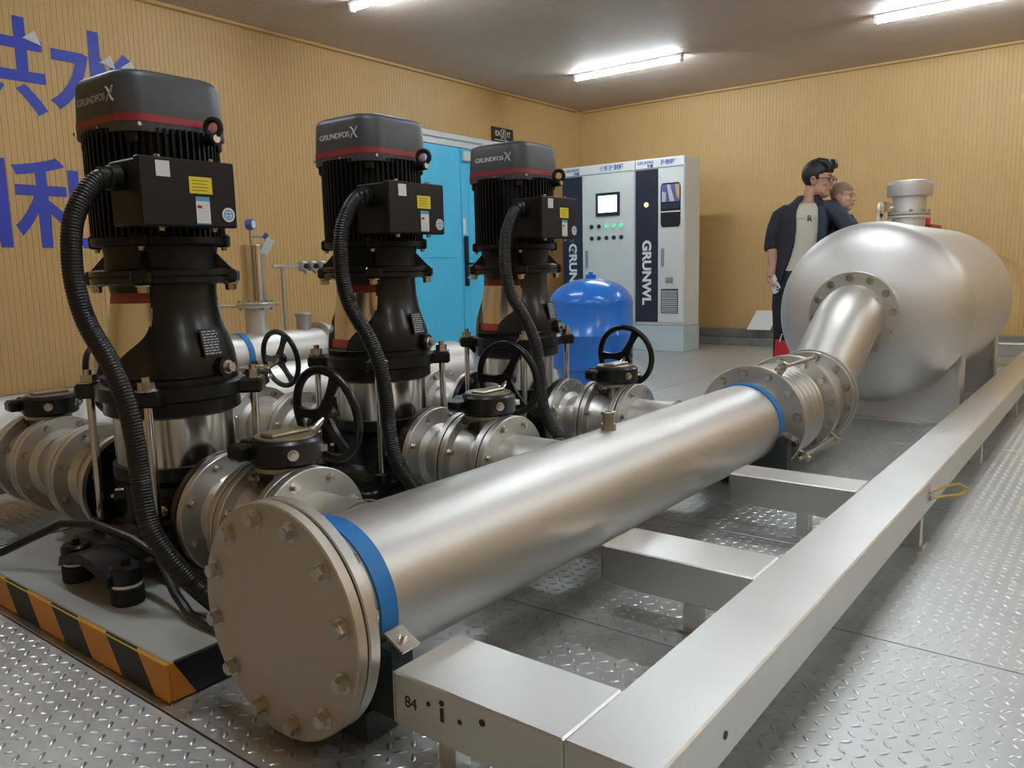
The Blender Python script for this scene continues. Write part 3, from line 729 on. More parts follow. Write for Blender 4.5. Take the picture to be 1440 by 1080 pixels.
    MB().box(xp-.064, xp-.05, yb-.001, yb-.0006, 1.190, 1.198).build('label_mark', 'tape', es, 0)
    ls = MB()
    for i in range(4): ls.box(xp-.063, xp-.03, yb-.001, yb-.0006, 1.157+.008*i, 1.158+.008*i)
    ls.build('label_print', 'grey_text', es, 0)
    rs = MB().cyl((xp+.033, yb, 1.175), (xp+.033, yb-.0006, 1.175), .0205, 28).build('round_sticker', 'paper', tb, 0)
    em = MB().ring((xp+.033, yb-.0006, 1.175), (xp+.033, yb-.001, 1.175), .012, .015, 28, .0001)
    em.box(xp+.0315, xp+.0345, yb-.001, yb-.0006, 1.163, 1.187); em.box(xp+.021, xp+.045, yb-.001, yb-.0006, 1.176, 1.1795); em.box(xp+.025, xp+.041, yb-.001, yb-.0006, 1.168, 1.171)
    em.build('round_emblem', 'label_blue', rs, 0)
    # conduit
    gl = MB().cyl((bx0, yp-.22, 1.268), (bx0-.035, yp-.22, 1.268), .034, 20, bev=.004).cyl((bx0-.03, yp-.22, 1.268), (bx0-.06, yp-.22, 1.268), .027, 16).build('cable_gland', 'cable', p)
    key = [(-.25, -.22, 1.268), (-.285, -.222, 1.257), (-.325, -.225, 1.215), (-.358, -.225, 1.15), (-.372, -.228, 1.06), (-.372, -.235, .97), (-.36, -.255, .88), (-.338, -.31, .78), (-.325, -.35, .68), (-.318, -.365, .57), (-.315, -.37, .46), (-.318, -.40, .35), (-.295, -.45, .26), (-.262, -.50, .19), (-.24, -.57, .145), (-.232, -.63, .134), (-.23, -.67, .133)]
    P = [Vector((xp+a, yp+b_, c_)) for a, b_, c_ in key]; path = []; rr = []
    for i in range(len(P)-1):
        a_, b_, c_, d_ = P[max(i-1, 0)], P[i], P[i+1], P[min(i+2, len(P)-1)]
        st = max(3, int((c_-b_).length/.0021))
        for k in range(st):
            t_ = k/st; path.append(.5*((2*b_)+(c_-a_)*t_+(2*a_-5*b_+4*c_-d_)*t_*t_+(3*b_-a_-3*c_+d_)*t_**3))
    s_ = 0
    for i in range(len(path)):
        if i: s_ += (path[i]-path[i-1]).length
        rr.append(.0262+.0012*math.cos(s_/.0085*2*PI))
    MB().tube(path, rr, 14).build('corrugated_conduit', 'cable', p, 60)
    return p
b = MB(); hx = [(.0235*math.cos(PI/3*i), .0235*math.sin(PI/3*i)) for i in range(6)]
b.lathe([(.033, 0), (.033, .005), (.01, .005)], 18, None, False, False); b.prism(hx, .005, .027); b.cyl((0, 0, .027), (0, 0, .042), .0115, 14)
bolt_mesh_n = b.mesh('nut', 25); bolt_mesh_n.materials.append(M['bolt'])

pump = make_pump(XP[0], 'black vertical pump closest to the camera, blue wall characters behind it')
dup(pump, (XP[1]-XP[0], 0, 0), 'black vertical pump in the middle of the three, sky blue door behind it')
dup(pump, (XP[2]-XP[0], 0, 0), 'black vertical pump farthest from the camera, beside the blue pressure tank')
WHO = ('of the pump closest to the camera', 'of the middle pump', 'of the farthest pump')

# ------------------------------------------------------------------ valves and spools
def make_valve(x, y0, y1, s, label, dx=.20):
    # flanged butterfly valve along Y between y0<y1, gearbox above
    yc = (y0+y1)/2
    v = thing('butterfly_valve', label, 'valve', (x, yc, ZF), 'geared butterfly valves beside the pumps')
    for a, c_, d in ((y0, y0+.026, 1), (y1-.026, y1, -1)):
        f = MB().ring((x, a, ZF), (x, c_, ZF), .10, RF, 56).build('valve_flange', 'flange', v)
        bolts(f, (x, (c_ if d > 0 else a), ZF), (0, d, 0), .158, 8, BOLT_M, PI/8)
    vb = MB().lathe([(.150, 0), (.128, .035), (.126, .055), (.128, .075), (.150, y1-y0-.05)], 48, axis_m((x, y0+.025, ZF), (0, 1, 0)), False, False)
    vb.build('valve_body', 'flange', v)
    st = MB().cyl((x, yc, ZF+.11), (x, yc, .465), .036, 24).cyl((x, yc, .462), (x, yc, .478), .082, 32, bev=.003).build('valve_neck', 'brass', v)
    gb = MB().cyl((x+.01, yc, .478), (x+.01, yc, .55), .100, 36, bev=.008)
    gb.box(x-.085, x+.15, yc+.02, yc+.105, .485, .545, bev=.014)
    gb.box(x-.125, x-.06, yc+.03, yc+.09, .495, .54, bev=.01)
    go = gb.build('gearbox', 'black', v)
    pt = [(.085*math.cos(t_), .085*math.sin(t_)) for t_ in [2*PI*i/30 for i in range(30)]]
    MB().prism(pt, .551, .557, Matrix.Translation((x+.01, yc, 0))).box(x-.055, x+.075, yc-.03, yc+.03, .557, .567, bev=.004).build('indicator_plate', 'brass', go)
    for px, py in ((x-.035, yc-.09), (x+.075, yc-.075)): inst('bolt', BOLT_M, 'bolt', go, axis_m((px, py, .515), (px-x-.01, py-yc, 0)))
    yw = yc+.062
    sh = MB().cyl((x+.14, yw, .527), (x+dx+.02, yw, .575), .013, 14).cyl((x+.145, yw, .527), (x+.165, yw, .535), .022, 14).build('shaft', 'bright', v)
    cw = Vector((x+dx+.01, yw, .575)); wm = axis_m(cw, (1, 0, .12))
    wh = MB().torus(wm, .140, .0135, 44, 12).cyl(tuple(wm @ Vector((0, 0, -.02))), tuple(wm @ Vector((0, 0, .018))), .028, 20)
    for k in range(3):
        a = PI/2+.5+k*2*PI/3; c_, s_ = math.cos(a), math.sin(a)
        rings = []
        for i in range(7):
            t_ = i/6; r_ = .02+.118*t_; wd = .022-.008*math.sin(PI*t_); zz = -.012+.012*t_
            rings.append([tuple(wm @ Vector((r_*c_-u_*s_, r_*s_+u_*c_, zz+w_))) for u_, w_ in ((-wd, -.006), (wd, -.006), (wd, .006), (-wd, .006))])
        wh.loft(rings)
    wh.build('handwheel', 'black', v, 40)
    return v
def make_spool(x, ya, yb, ra, rb, fa_, fb_, label, thick=.026):
    s = thing('flanged_spool', label, 'pipe', (x, (ya+yb)/2, ZF), 'flanged spools between pumps and valves')
    for y0, d in ((ya, 1), (yb, -1)):
        f = MB().ring((x, min(y0, y0+d*thick), ZF), (x, max(y0, y0+d*thick), ZF), .09, RF, 56).build('spool_flange', 'flange', s)
        bolts(f, (x, y0+d*thick, ZF), (0, d, 0), .158, 8, BOLT_M, PI/8)
    L = yb-ya-2*thick
    MB().lathe([(ra*1.18, 0), (ra, .02), (ra, .03), (rb, L-.03), (rb, L-.02), (rb*1.18, L)], 48, axis_m((x, ya+thick, ZF), (0, 1, 0)), False, False).build('spool_barrel', 'pipe', s)
    return s
def gaskets(x, ys, label):
    pass
x = XP[0]
v = make_valve(x, 1.771, 1.946, 1, 'geared valve with black handwheel on the outlet side '+WHO[0])
s1 = make_spool(x, 1.952, 2.128, .125, .105, 1, 1, 'short flanged stainless spool on the outlet side '+WHO[0])
v2 = make_valve(x, 3.276, 3.451, 1, 'geared valve with black handwheel on the inlet side '+WHO[0], .24)
s2 = make_spool(x, 2.712, 2.955, .105, .115, 1, 1, 'straight flanged spool on the inlet side '+WHO[0])
s3 = make_spool(x, 2.961, 3.270, .15, .118, 1, 1, 'tapered flanged spool by inlet valve '+WHO[0], .03)
for k in (1, 2):
    d = (XP[k]-XP[0], 0, 0)
    dup(v, d, 'geared valve with black handwheel on the outlet side '+WHO[k]); dup(s1, d, 'short flanged stainless spool on the outlet side '+WHO[k])
    dup(v2, d, 'geared valve with black handwheel on the inlet side '+WHO[k]); dup(s2, d, 'straight flanged spool on the inlet side '+WHO[k])
    dup(s3, d, 'tapered flanged spool by inlet valve '+WHO[k])

# suction manifold
SYY, SZZ, SR = 3.87, .288, .21
sm = thing('suction_manifold', 'wide satin stainless pipe behind the pumps along the tan wall side', 'pipe', (2, SYY, 0))
MB().cyl((-.4, SYY, SZZ), (4.3, SYY, SZZ), SR, 64).lathe([(SR, 0), (SR*.9, .06), (SR*.6, .1), (0, .12)], 48, axis_m((4.3, SYY, SZZ), (1, 0, 0)), False, False).build('pipe_barrel', 'pipe', sm)
for x in XP:
    MB().cyl((x, 3.48, ZF), (x, SYY-.12, ZF), .12, 40).build('branch_pipe', 'pipe', sm)
    f = MB().ring((x, 3.457, ZF), (x, 3.484, ZF), .10, RF, 56).build('branch_flange', 'flange', sm)
    bolts(f, (x, 3.484, ZF), (0, 1, 0), .158, 8, BOLT_M, PI/8)
for x in (.6, 1.8, 2.7, 3.8): MB().box(x-.04, x+.04, SYY-.16, SYY+.16, .001, .16).build('pipe_support', 'bracket', sm, 0)

# rear pipe with surge arrester
RY, RZ, RR = 4.68, .465, .15
rp_ = thing('rear_pipe', 'grey steel pipe with flanged joint along the tan wall, behind the suction pipe', 'pipe', (3.4, RY, 0))
MB().cyl((2.2, RY, RZ), (3.74, RY, RZ), RR, 48).build('pipe_barrel', 'pipe', rp_)
MB().cyl((3.23, RY, RZ+.10), (3.23, RY, .80), .074, 32).build('branch_pipe', 'pipe', rp_)
ff_ = MB().ring((3.23, RY, .785), (3.23, RY, .80), .06, .125, 40).build('branch_flange', 'flange', rp_)
bolts(ff_, (3.23, RY, .785), (0, 0, -1), .105, 8, BOLT_M, .2)
MB().lathe([(RR, 0), (RR+.04, .0), (RR+.04, .03), (RR, .03), (.12, .06), (.15, .1), (.165, .16), (.15, .22), (.12, .26), (RR, .29), (RR+.04, .29), (RR+.04, .32), (RR, .32), (RR, .5)], 40, axis_m((3.74, RY, RZ), (1, 0, 0)), False, False).build('flexible_joint', 'flange', rp_)
MB().cyl((3.62, RY, RZ+.13), (3.62, RY, RZ+.24), .05, 24).cyl((3.62, RY, RZ+.24), (3.62, RY, RZ+.262), .062, 24, bev=.004).build('capped_stub', 'galv', rp_)
for x in (2.5, 3.45, 4.15): MB().box(x-.03, x+.03, RY-.1, RY+.1, .001, RZ-.12).build('pipe_stand', 'bracket', rp_, 0)
t = thing('pipe_clamp', 'blue strap clamp on the grey pipe behind the surge arrester cylinder', 'clamp', (3.08, RY, RZ))
b = MB(); rings = []
for i in range(41):
    a = rad(-15)+rad(210)*i/40; rings.append([(3.08+dx, RY-r*math.cos(a), RZ+r*math.sin(a)) for dx, r in ((-.02, RR+.0005), (.02, RR+.0005), (.02, RR+.006), (-.02, RR+.006))])
b.loft(rings).build('strap', 'blue_strap', t)
for sgn in (-1, 1):
    MB().box(3.06, 3.10, RY+sgn*(RR+.004)-.004+sgn*.012, RY+sgn*(RR+.004)+.004+sgn*.012, .12, RZ-.02).box(3.06, 3.10, min(RY+sgn*(RR-.002), RY+sgn*(RR+.02)), max(RY+sgn*(RR-.002), RY+sgn*(RR+.02)), RZ-.045, RZ-.03).build('clamp_post', 'bracket', t, 0)
    MB().box(3.03, 3.13, RY+sgn*(RR+.016)-.05, RY+sgn*(RR+.016)+.05, .001, .12).build('clamp_foot', 'bracket', t, 0)
t = thing('surge_arrester', 'upright polished stainless cylinder with gauge and white tag on the rear pipe', 'surge arrester', (3.23, RY, .80))
MB().cyl((3.23, RY, .815), (3.23, RY, 1.20), .076, 48, bev=.003).build('cylinder', 'bright', t)
fo = MB().ring((3.23, RY, .802), (3.23, RY, .817), .06, .125, 40).build('base_flange', 'flange', t)
bolts(fo, (3.23, RY, .817), (0, 0, 1), .105, 8, BOLT_M, .2)
MB().cyl((3.23, RY, 1.20), (3.23, RY, 1.30), .008, 12).cyl((3.23, RY, 1.255), (3.30, RY-.03, 1.255), .007, 10).build('gauge_pipe', 'brass', t)
g = MB().cyl((3.235, RY-.03, 1.335), (3.215, RY+.01, 1.335), .035, 28, bev=.003).build('pressure_gauge', 'btext', t)
MB().cyl((3.2361, RY-.0321, 1.335), (3.235, RY-.03, 1.335), .026, 24).build('gauge_face', 'paper', g)
MB().torus(axis_m((3.32, RY-.04, 1.255), (.5, -1, 0)), .022, .006, 20, 8).cyl((3.30, RY-.03, 1.255), (3.322, RY-.045, 1.255), .008, 10).box(3.316, 3.326, RY-.045, RY-.04, 1.235, 1.275).build('small_handwheel', 'btext', t)
qm = Matrix.Translation((3.292, RY-.088, 1.19)) @ Matrix.Rotation(rad(25), 4, 'Y') @ Matrix.Rotation(rad(12), 4, 'X')
MB().box(-.03, .03, -.001, .001, -.055, .055, qm).build('paper_tag', 'paper', t, 0)
MB().tube([(3.23, RY-.02, 1.24), (3.25, RY-.06, 1.245), (3.285, RY-.087, 1.235)], .0015, 6).build('tag_string', 'paper', t)
t = thing('sampling_manifold', 'thin horizontal tube with three small valves on a post by the tan wall', 'manifold', (3.65, 4.92, 0))
MB().cyl((3.64, 4.92, .001), (3.64, 4.92, 1.05), .011, 14).box(3.58, 3.70, 4.86, 4.98, .001, .012).build('post', 'galv', t)
MB().cyl((3.56, 4.92, 1.06), (4.30, 4.92, 1.06), .014, 14).build('tube', 'bright', t)
for x in (3.83, 3.92, 4.01, 4.10):
    q = MB().cyl((x, 4.92, 1.025), (x, 4.92, 1.095), .036, 18, bev=.006).cyl((x-.03, 4.92, 1.06), (x+.03, 4.92, 1.06), .024, 16).build('needle_valve', 'galv', t)
    MB().cyl((x, 4.89, 1.06), (x, 4.866, 1.06), .020, 16, bev=.003).build('valve_knob', 'black', q)
    MB().cyl((x, 4.885, 1.0), (x, 4.92, 1.03), .008, 10).build('valve_outlet', 'galv', q)
tag(MB().tube([(3.20, 6.268, .75), (3.6, 6.266, .755), (4.0, 6.266, .745), (4.2, 6.268, .735), (4.6, 6.268, .74)], .005, 8).build('wall_conduit', 'shirt'), 'thin cream conduit running low along the tan wall behind the pumps', 'conduit')
tag(MB().tube([(9.775, 1.60, 1.08), (9.775, 1.25, 1.08), (9.775, 1.12, 1.05), (9.775, 1.0, .98), (9.775, .92, .86), (9.775, .88, .65), (9.775, .86, .21)], .005, 8).build('hanging_cable', 'wire'), 'thin yellow cable curving down the back wall beyond the stainless tank', 'cable')

# ------------------------------------------------------------------ blue pressure tank
bx, by_ = 5.78, 3.62; br = .352
t = thing('pressure_tank', 'glossy blue upright pressure tank with a domed top in front of the cabinets', 'tank', (bx, by_, 0))
prof = [(.28, .001), (.28, .09), (.29, .10)]+[(br*math.sin(a), .20-.10*math.cos(a)) for a in [rad(58)+(PI/2-rad(58))*i/8 for i in range(9)]]
prof += [(br, .44), (br+.004, .445), (br+.004, .455), (br, .46), (br, .70)]+[(br*math.cos(a), .70+.215*math.sin(a)) for a in [PI/2*i/16 for i in range(1, 17)]]
MB().lathe(prof, 72, Matrix.Translation((bx, by_, 0))).build('tank_shell', 'blue_tank', t, 40)
MB().cyl((bx, by_, .91), (bx, by_, .945), .045, 24, bev=.004).cyl((bx, by_, .945), (bx, by_, .965), .02, 16).build('top_valve', 'blue_tank', t)

# ------------------------------------------------------------------ control cabinets
FX = 8.6
def cabinet(y0, y1, label, px):
    t = thing('control_cabinet', label, 'cabinet', (FX, (y0+y1)/2, 0), 'tall control cabinets by the back wall')
    MB().box(FX+.012, 9.02, y0, y1, .302, 2.245, bev=.006).build('cabinet_body', 'cab', t)
    MB().box(FX, 9.03, y0-.004, y1+.004, .001, .30, bev=.004).build('plinth', 'plinth', t)
    MB().box(FX, FX+.011, y0+.004, y1-.004, 2.135, 2.24, bev=.002).build('header_panel', 'cab', t)
    yd = y1-.30
    dp = MB().box(FX-.004, FX+.011, yd+.004, y1-.006, .345, 2.12, bev=.002).build('dark_panel', 'panel', t)
    dr = MB().box(FX-.004, FX+.011, y0+.006, yd-.003, .345, 2.12, bev=.002).build('door', 'cab', t)
    hd = MB().box(FX-.016, FX-.004, yd-.085, yd-.045, 1.0, 1.21, bev=.003).build('handle', 'galv', dr)
    text('panel_lettering', 'GRUNWL', .155, 'wtext', dp, (FX-.0048, yd+.15, .93), (0, 0, -1), (0, -1, 0), .006, .0006, sx=1.12)
    return t, dp, dr, yd
F_ = (0, -1, 0)
t, dp, dr, yd = cabinet(4.765, 5.80, 'ivory control cabinet with a small lit screen and button rows', 0)
text('header_lettering', 'GRUNWL', .05, 'btext', t, (FX-.001, 5.64, 2.20), F_, (0, 0, 1), .001); text('header_lettering', '智慧', .04, 'btext', t, (FX-.001, 5.58, 2.155), F_, (0, 0, 1), .001)
text('header_lettering', '变频控制柜', .068, 'btext', t, (FX-.001, 5.08, 2.185), F_, (0, 0, 1), .0015)
for z, m_ in ((1.80, 'amber'), (1.68, 'panel'), (1.52, 'redb'), (1.36, 'panel'), (1.20, 'panel')):
    k = MB().cyl((FX-.004, yd+.16, z), (FX-.018, yd+.16, z), .024, 20, bev=.003).build('pilot_button', m_, dp)
    MB().ring((FX-.004, yd+.16, z), (FX-.008, yd+.16, z), .024, .031, 20, .0005).build('button_ring', 'galv', k)
sc = MB().box(FX-.016, FX-.004, 4.96, 5.30, 1.62, 1.90, bev=.004).build('touch_screen', 'panel', dr)
MB().box(FX-.0175, FX-.016, 5.0, 5.26, 1.665, 1.865).build('screen_glass', 'screen', sc, 0)
for r_ in range(2):
    for c_ in range(5):
        y, z = 5.36-c_*.105, 1.50-r_*.14
        k = MB().cyl((FX-.004, y, z), (FX-.02, y, z), .026, 18, bev=.003).build('push_button', 'green' if (r_ == 0 and c_ in (2, 3, 4)) else 'panel', dr)
        MB().box(FX-.005, FX-.004, y-.03, y+.03, z+.036, z+.05).build('button_label', 'white', k, 0)
t, dp, dr, yd = cabinet(4.125, 4.755, 'ivory control cabinet with a dark glass window and louvred vent', 1)
text('header_lettering', 'GRUNWL', .05, 'btext', t, (FX-.001, 4.62, 2.20), F_, (0, 0, 1), .001); text('header_lettering', '智慧', .04, 'btext', t, (FX-.001, 4.56, 2.155), F_, (0, 0, 1), .001)
text('header_lettering', '控制柜', .062, 'btext', t, (FX-.001, 4.33, 2.185), F_, (0, 0, 1), .0015)
k = MB().cyl((FX-.004, yd+.15, 1.72), (FX-.018, yd+.15, 1.72), .024, 20, bev=.003).build('pilot_button', 'amber', dp)
MB().ring((FX-.004, yd+.15, 1.72), (FX-.008, yd+.15, 1.72), .024, .031, 20, .0005).build('button_ring', 'galv', k)
wb = MB(); poly = [(4.185+.0, 0)]
pts = rsq(.125, .03, 4); pts = [(-a_*1.0, b_*2.0) for a_, b_ in pts][::-1]
m_ = Matrix(((0, 0, -1, FX-.004), (-1, 0, 0, 4.292), (0, 1, 0, 1.70), (0, 0, 0, 1)))
MB().prism([(a_, b_) for a_, b_ in pts][::-1], 0, .006, m_).build('window_pane', 'glass', dr, 0)
wp = MB().box(FX-.0108, FX-.0101, 4.178, 4.406, 1.735, 1.935).build('window_reflection', 'reflection_blue', dr, 0)  # reflection of the room in the pane, painted as flat coloured shapes
MB().add([(FX-.0112, 4.30, 1.93), (FX-.0112, 4.34, 1.93), (FX-.0112, 4.30, 1.74), (FX-.0112, 4.24, 1.74)], [(0, 1, 2, 3)]).add([(FX-.0112, 4.40, 1.86), (FX-.0112, 4.40, 1.74), (FX-.0112, 4.35, 1.74), (FX-.0112, 4.35, 1.84)], [(0, 1, 2, 3)]).build('reflection_shape', 'grey_text', wp, 0)
MB().add([(FX-.0112, 4.24, 1.93), (FX-.0112, 4.18, 1.93), (FX-.0112, 4.18, 1.75), (FX-.0112, 4.215, 1.80)], [(0, 1, 2, 3)]).build('reflection_shape', 'wall', wp, 0)
MB().box(FX-.0048, FX-.0041, 4.19, 4.41, .45, .735).build('louvre_gap_shade', 'panel', dr, 0)  # dark sheet painting the shade in the slits between louvres
MB().box(FX-.012, FX-.0102, 4.17, 4.415, 1.618, 1.632).build('window_bar', 'white', dr, 0)
for z0, z1 in ((1.66, 1.72),): MB().box(FX-.0115, FX-.0102, 4.17, 4.412, z0, z1).build('window_strip', 'panel', dr, 0)
MB().box(FX-.006, FX-.004, 4.255, 4.355, .80, .87).build('metal_plate', 'galv', dr, 0)
for i in range(12):
    MB().add([(FX-.004, 4.20, .46+i*.022), (FX-.004, 4.40, .46+i*.022), (FX-.014, 4.40, .466+i*.022), (FX-.014, 4.20, .466+i*.022), (FX-.005, 4.20, .473+i*.022), (FX-.005, 4.40, .473+i*.022)],
             [(0, 3, 2, 1), (3, 4, 5, 2), (0, 4, 3), (1, 2, 5)]).build('louvre', 'cab', dr, 0)

# ------------------------------------------------------------------ small things at the back
tg = thing('paper_bag', 'small red paper bag standing on the tread floor by the man legs', 'bag', (6.0, 2.02, 0))
MB().loft([[(5.93, 1.97, .001), (6.03, 1.97, .001), (6.03, 2.13, .001), (5.93, 2.13, .001)], [(5.95, 1.955, .40), (6.01, 1.955, .40), (6.01, 2.10, .435), (5.95, 2.10, .435)]]).build('bag_body', 'redbag', tg, 0)
MB().tube([(5.95, 2.0, .41), (5.94, 2.01, .48), (5.94, 2.05, .48), (5.95, 2.07, .42)], .004, 6).build('bag_handle', 'white', tg)
tag(MB().add([(9.60, 3.46, .205), (9.60, 3.75, .205), (9.785, 3.70, .43), (9.785, 3.42, .43), (9.604, 3.46, .201), (9.604, 3.75, .201), (9.788, 3.70, .428), (9.788, 3.42, .428)], [(0, 1, 2, 3), (7, 6, 5, 4), (0, 4, 5, 1), (1, 5, 6, 2), (2, 6, 7, 3), (3, 7, 4, 0)]).build('paper_sheet', 'paper', None, 0), 'white paper sheet leaning on the concrete curb of the back wall', 'paper')
tag(MB().tube([(.2, 3.02, .02), (.6, 2.95, .04), (.80, 2.90, .115), (.93, 2.78, .15), (1.05, 2.62, .24), (1.075, 2.45, .262), (1.088, 2.25, .25), (1.092, 2.12, .225), (1.065, 1.99, .15), (1.05, 1.90, .122), (1.05, 1.77, .116)], .013, 10).build('power_cable', 'cable'), 'black power cable looping over the skid below the closest pump', 'cable')

# ------------------------------------------------------------------ people
def remesh(mb, name, m, parent, vox, sm=2, **kw):
    me = mb.mesh('raw', 0); o = bpy.data.objects.new('raw', me); COL.objects.link(o)
    md = o.modifiers.new('r', 'REMESH'); md.mode = 'VOXEL'; md.voxel_size = vox
    if sm: ms = o.modifiers.new('s', 'SMOOTH'); ms.iterations = sm; ms.factor = .5
    ev = bpy.data.meshes.new_from_object(o.evaluated_get(bpy.context.evaluated_depsgraph_get()))
    bpy.data.objects.remove(o)
    org = root_org(parent); ev.transform(Matrix.Translation(-org)); ev.materials.clear(); ev.materials.append(M[m])
    ev.polygons.foreach_set('use_smooth', [True]*len(ev.polygons)); ev.name = name
    r = bpy.data.objects.new(name, ev); COL.objects.link(r); r.parent = parent
    for k, v in kw.items(): r[k] = v
    return r
BASE = Vector((6.4, 2.07, 0)); NV = Vector((6.4, 2.07, 0)).normalized(); SV = Vector((NV.y, -NV.x, 0))
def W(l, t, z): return BASE+SV*l-NV*t+Vector((0, 0, z))       # l to the picture's right, t towards the camera
def head_frame(c, fl, ft, fz, k):
    f = (SV*fl-NV*ft+Vector((0, 0, fz))).normalized(); u_ = Vector((0, 0, 1)); y = u_.cross(f).normalized(); u_ = f.cross(y)
    q = Matrix((f, y, u_)).transposed().to_4x4() @ Matrix.Scale(k, 4); q.translation = c; return q
def head(b, q, child=False):
    b.ell((-.014, 0, .036), (.096, .077, .094), q, 28, 18)
    b.ell((.018, 0, -.028), (.071, .066 if not child else .070, .086 if not child else .078), q, 28, 18)
    b.ell((.045, 0, -.090), (.038, .040, .028), q); b.ell((.03, .035, -.06), (.045, .028, .04), q); b.ell((.03, -.035, -.06), (.045, .028, .04), q)
    b.ell((.097, 0, -.022), (.017, .015, .014), q, 14, 8); b.tube([tuple(q @ Vector(p)) for p in ((.084, 0, .015), (.092, 0, -.003), (.103, 0, -.020))], [.008*q.to_scale().x, .009*q.to_scale().x, .011*q.to_scale().x], 10)
    b.ell((.085, 0, -.052), (.010, .022, .007), q, 14, 8); b.ell((.082, 0, -.064), (.011, .020, .008), q, 14, 8)
    b.ell((.078, .030, .022), (.014, .026, .009), q, 14, 8); b.ell((.078, -.030, .022), (.014, .026, .009), q, 14, 8)
    for s in (-1, 1):
        b.ell((.062, s*.042, -.022), (.020, .022, .018), q, 14, 8)
        b.torus(q @ Matrix.Translation((-.006, s*.078, -.006)) @ Matrix.Rotation(rad(s*72), 4, 'X') @ Matrix.Scale(1.35, 4, (0, 1, 0)), .017, .0065, 18, 8)
        b.ell((-.006, s*.074, -.006), (.015, .006, .022), q, 12, 8)
def face_bits(body, q, iris=True):
    for s in (-1, 1):
        e = MB().ell((.077, s*.031, .003), (.0095, .013, .006), q, 14, 10).build('eye', 'eye', body)
        MB().ell((.0835, s*.031, .003), (.004, .0065, .0055), q, 12, 8).build('iris', 'iris', e)
        MB().tube([tuple(q @ Vector(p)) for p in ((.088, s*.014, .026), (.087, s*.032, .031), (.074, s*.05, .026))], .0035*q.to_scale().x, 8).build('eyebrow', 'hair', body)
    MB().ell((.089, 0, -.0585), (.008, .021, .008), q, 14, 8).build('lips', 'lips', body)
def hair_mesh(q, rad_, c, keep, bump_=.0):
    V = []; F = []; n, k = 48, 30; random.seed(3)
    for j in range(k+1):
        ph = -PI/2+PI*j/k
        for i in range(n):
            t_ = 2*PI*i/n; d = Vector((math.cos(ph)*math.cos(t_), math.cos(ph)*math.sin(t_), math.sin(ph)))
            p = Vector((c[0]+rad_[0]*d.x, c[1]+rad_[1]*d.y, c[2]+rad_[2]*d.z)); e = keep(p)
            f_ = 1.0 if e > 0 else max(.80, 1+e*12)
            f_ *= 1+bump_*(math.sin(i*1.7+j*.4)+math.sin(i*.9-j*.8))*.5*(1 if e > 0 else 0)
            V.append((c[0]+rad_[0]*d.x*f_, c[1]+rad_[1]*d.y*f_, c[2]+rad_[2]*d.z*f_))
    for j in range(k):
        for i in range(n):
            i2 = (i+1) % n; F.append((j*n+i, j*n+i2, (j+1)*n+i2, (j+1)*n+i))
    return MB().add(V, F, q)

man = thing('person', 'man with glasses, dark open jacket and cream t-shirt, a child on his arm', 'person', tuple(W(0, 0, 0)))
HQ = head_frame(W(.112, .0, 1.628), .90, .42, -.10, 1.12)
mb_ = MB(); head(mb_, HQ)
T_ = lambda pts: [W(*p) for p in pts]
mb_.tube(T_([(.075, -.01, 1.575), (.055, -.01, 1.52), (.04, 0, 1.45), (.03, 0, 1.38)]), [.060, .058, .064, .09], 20)
def torso(b, g, z0, z1):
    # elliptical stations: z, lateral centre, half width, half depth
    S = [(.80, -.035, .150, .105), (.90, -.03, .165, .115), (1.0, -.015, .160, .112), (1.10, 0, .158, .110), (1.20, .005, .168, .114), (1.30, .012, .180, .116), (1.37, .018, .185, .108), (1.425, .022, .165, .088), (1.455, .028, .115, .070), (1.475, .035, .075, .064)]
    S = [s_ for s_ in S if z0-1e-6 <= s_[0] <= z1+1e-6]
    b.loft([[W(s_[1]+(s_[2]+g)*math.cos(2*PI*i/28), (s_[3]+g)*math.sin(2*PI*i/28), s_[0]) for i in range(28)] for s_ in S])
torso(mb_, -.012, .8, 1.475)
RA = [(-.145, .0, 1.385), (-.20, .0, 1.28), (-.222, .0, 1.155), (-.215, .03, 1.05), (-.212, .05, .965)]
LA = [(.19, .0, 1.41), (.275, .05, 1.33), (.345, .10, 1.235), (.33, .0, 1.17), (.27, -.10, 1.14)]
mb_.tube(T_(RA), [.045, .044, .041, .039, .028], 16); mb_.tube(T_(LA), [.052, .046, .042, .037, .028], 16)
# hand holding the phone
mb_.tube(T_([(-.212, .05, .975), (-.220, .055, .935), (-.226, .06, .895)]), [.027, .034, .032], 14)
mb_.ell((0, 0, 0), (.030, .018, .042), Matrix.Translation(W(-.222, .055, .918)))
for k, (l0, z0, ln_) in enumerate(((-.252, .905, 1.0), (-.243, .892, 1.1), (-.231, .885, 1.05), (-.219, .885, .9))):
    mb_.tube(T_([(l0+.012, .058, z0+.02), (l0, .070, z0-.005), (l0+.006, .084, z0-.032*ln_), (l0+.024, .088, z0-.048*ln_), (l0+.038, .084, z0-.055*ln_)]), [.010, .0095, .009, .0085, .007], 10)
mb_.tube(T_([(-.205, .045, .925), (-.188, .048, .900), (-.182, .062, .872), (-.188, .072, .852)]), [.013, .0115, .010, .008], 10)
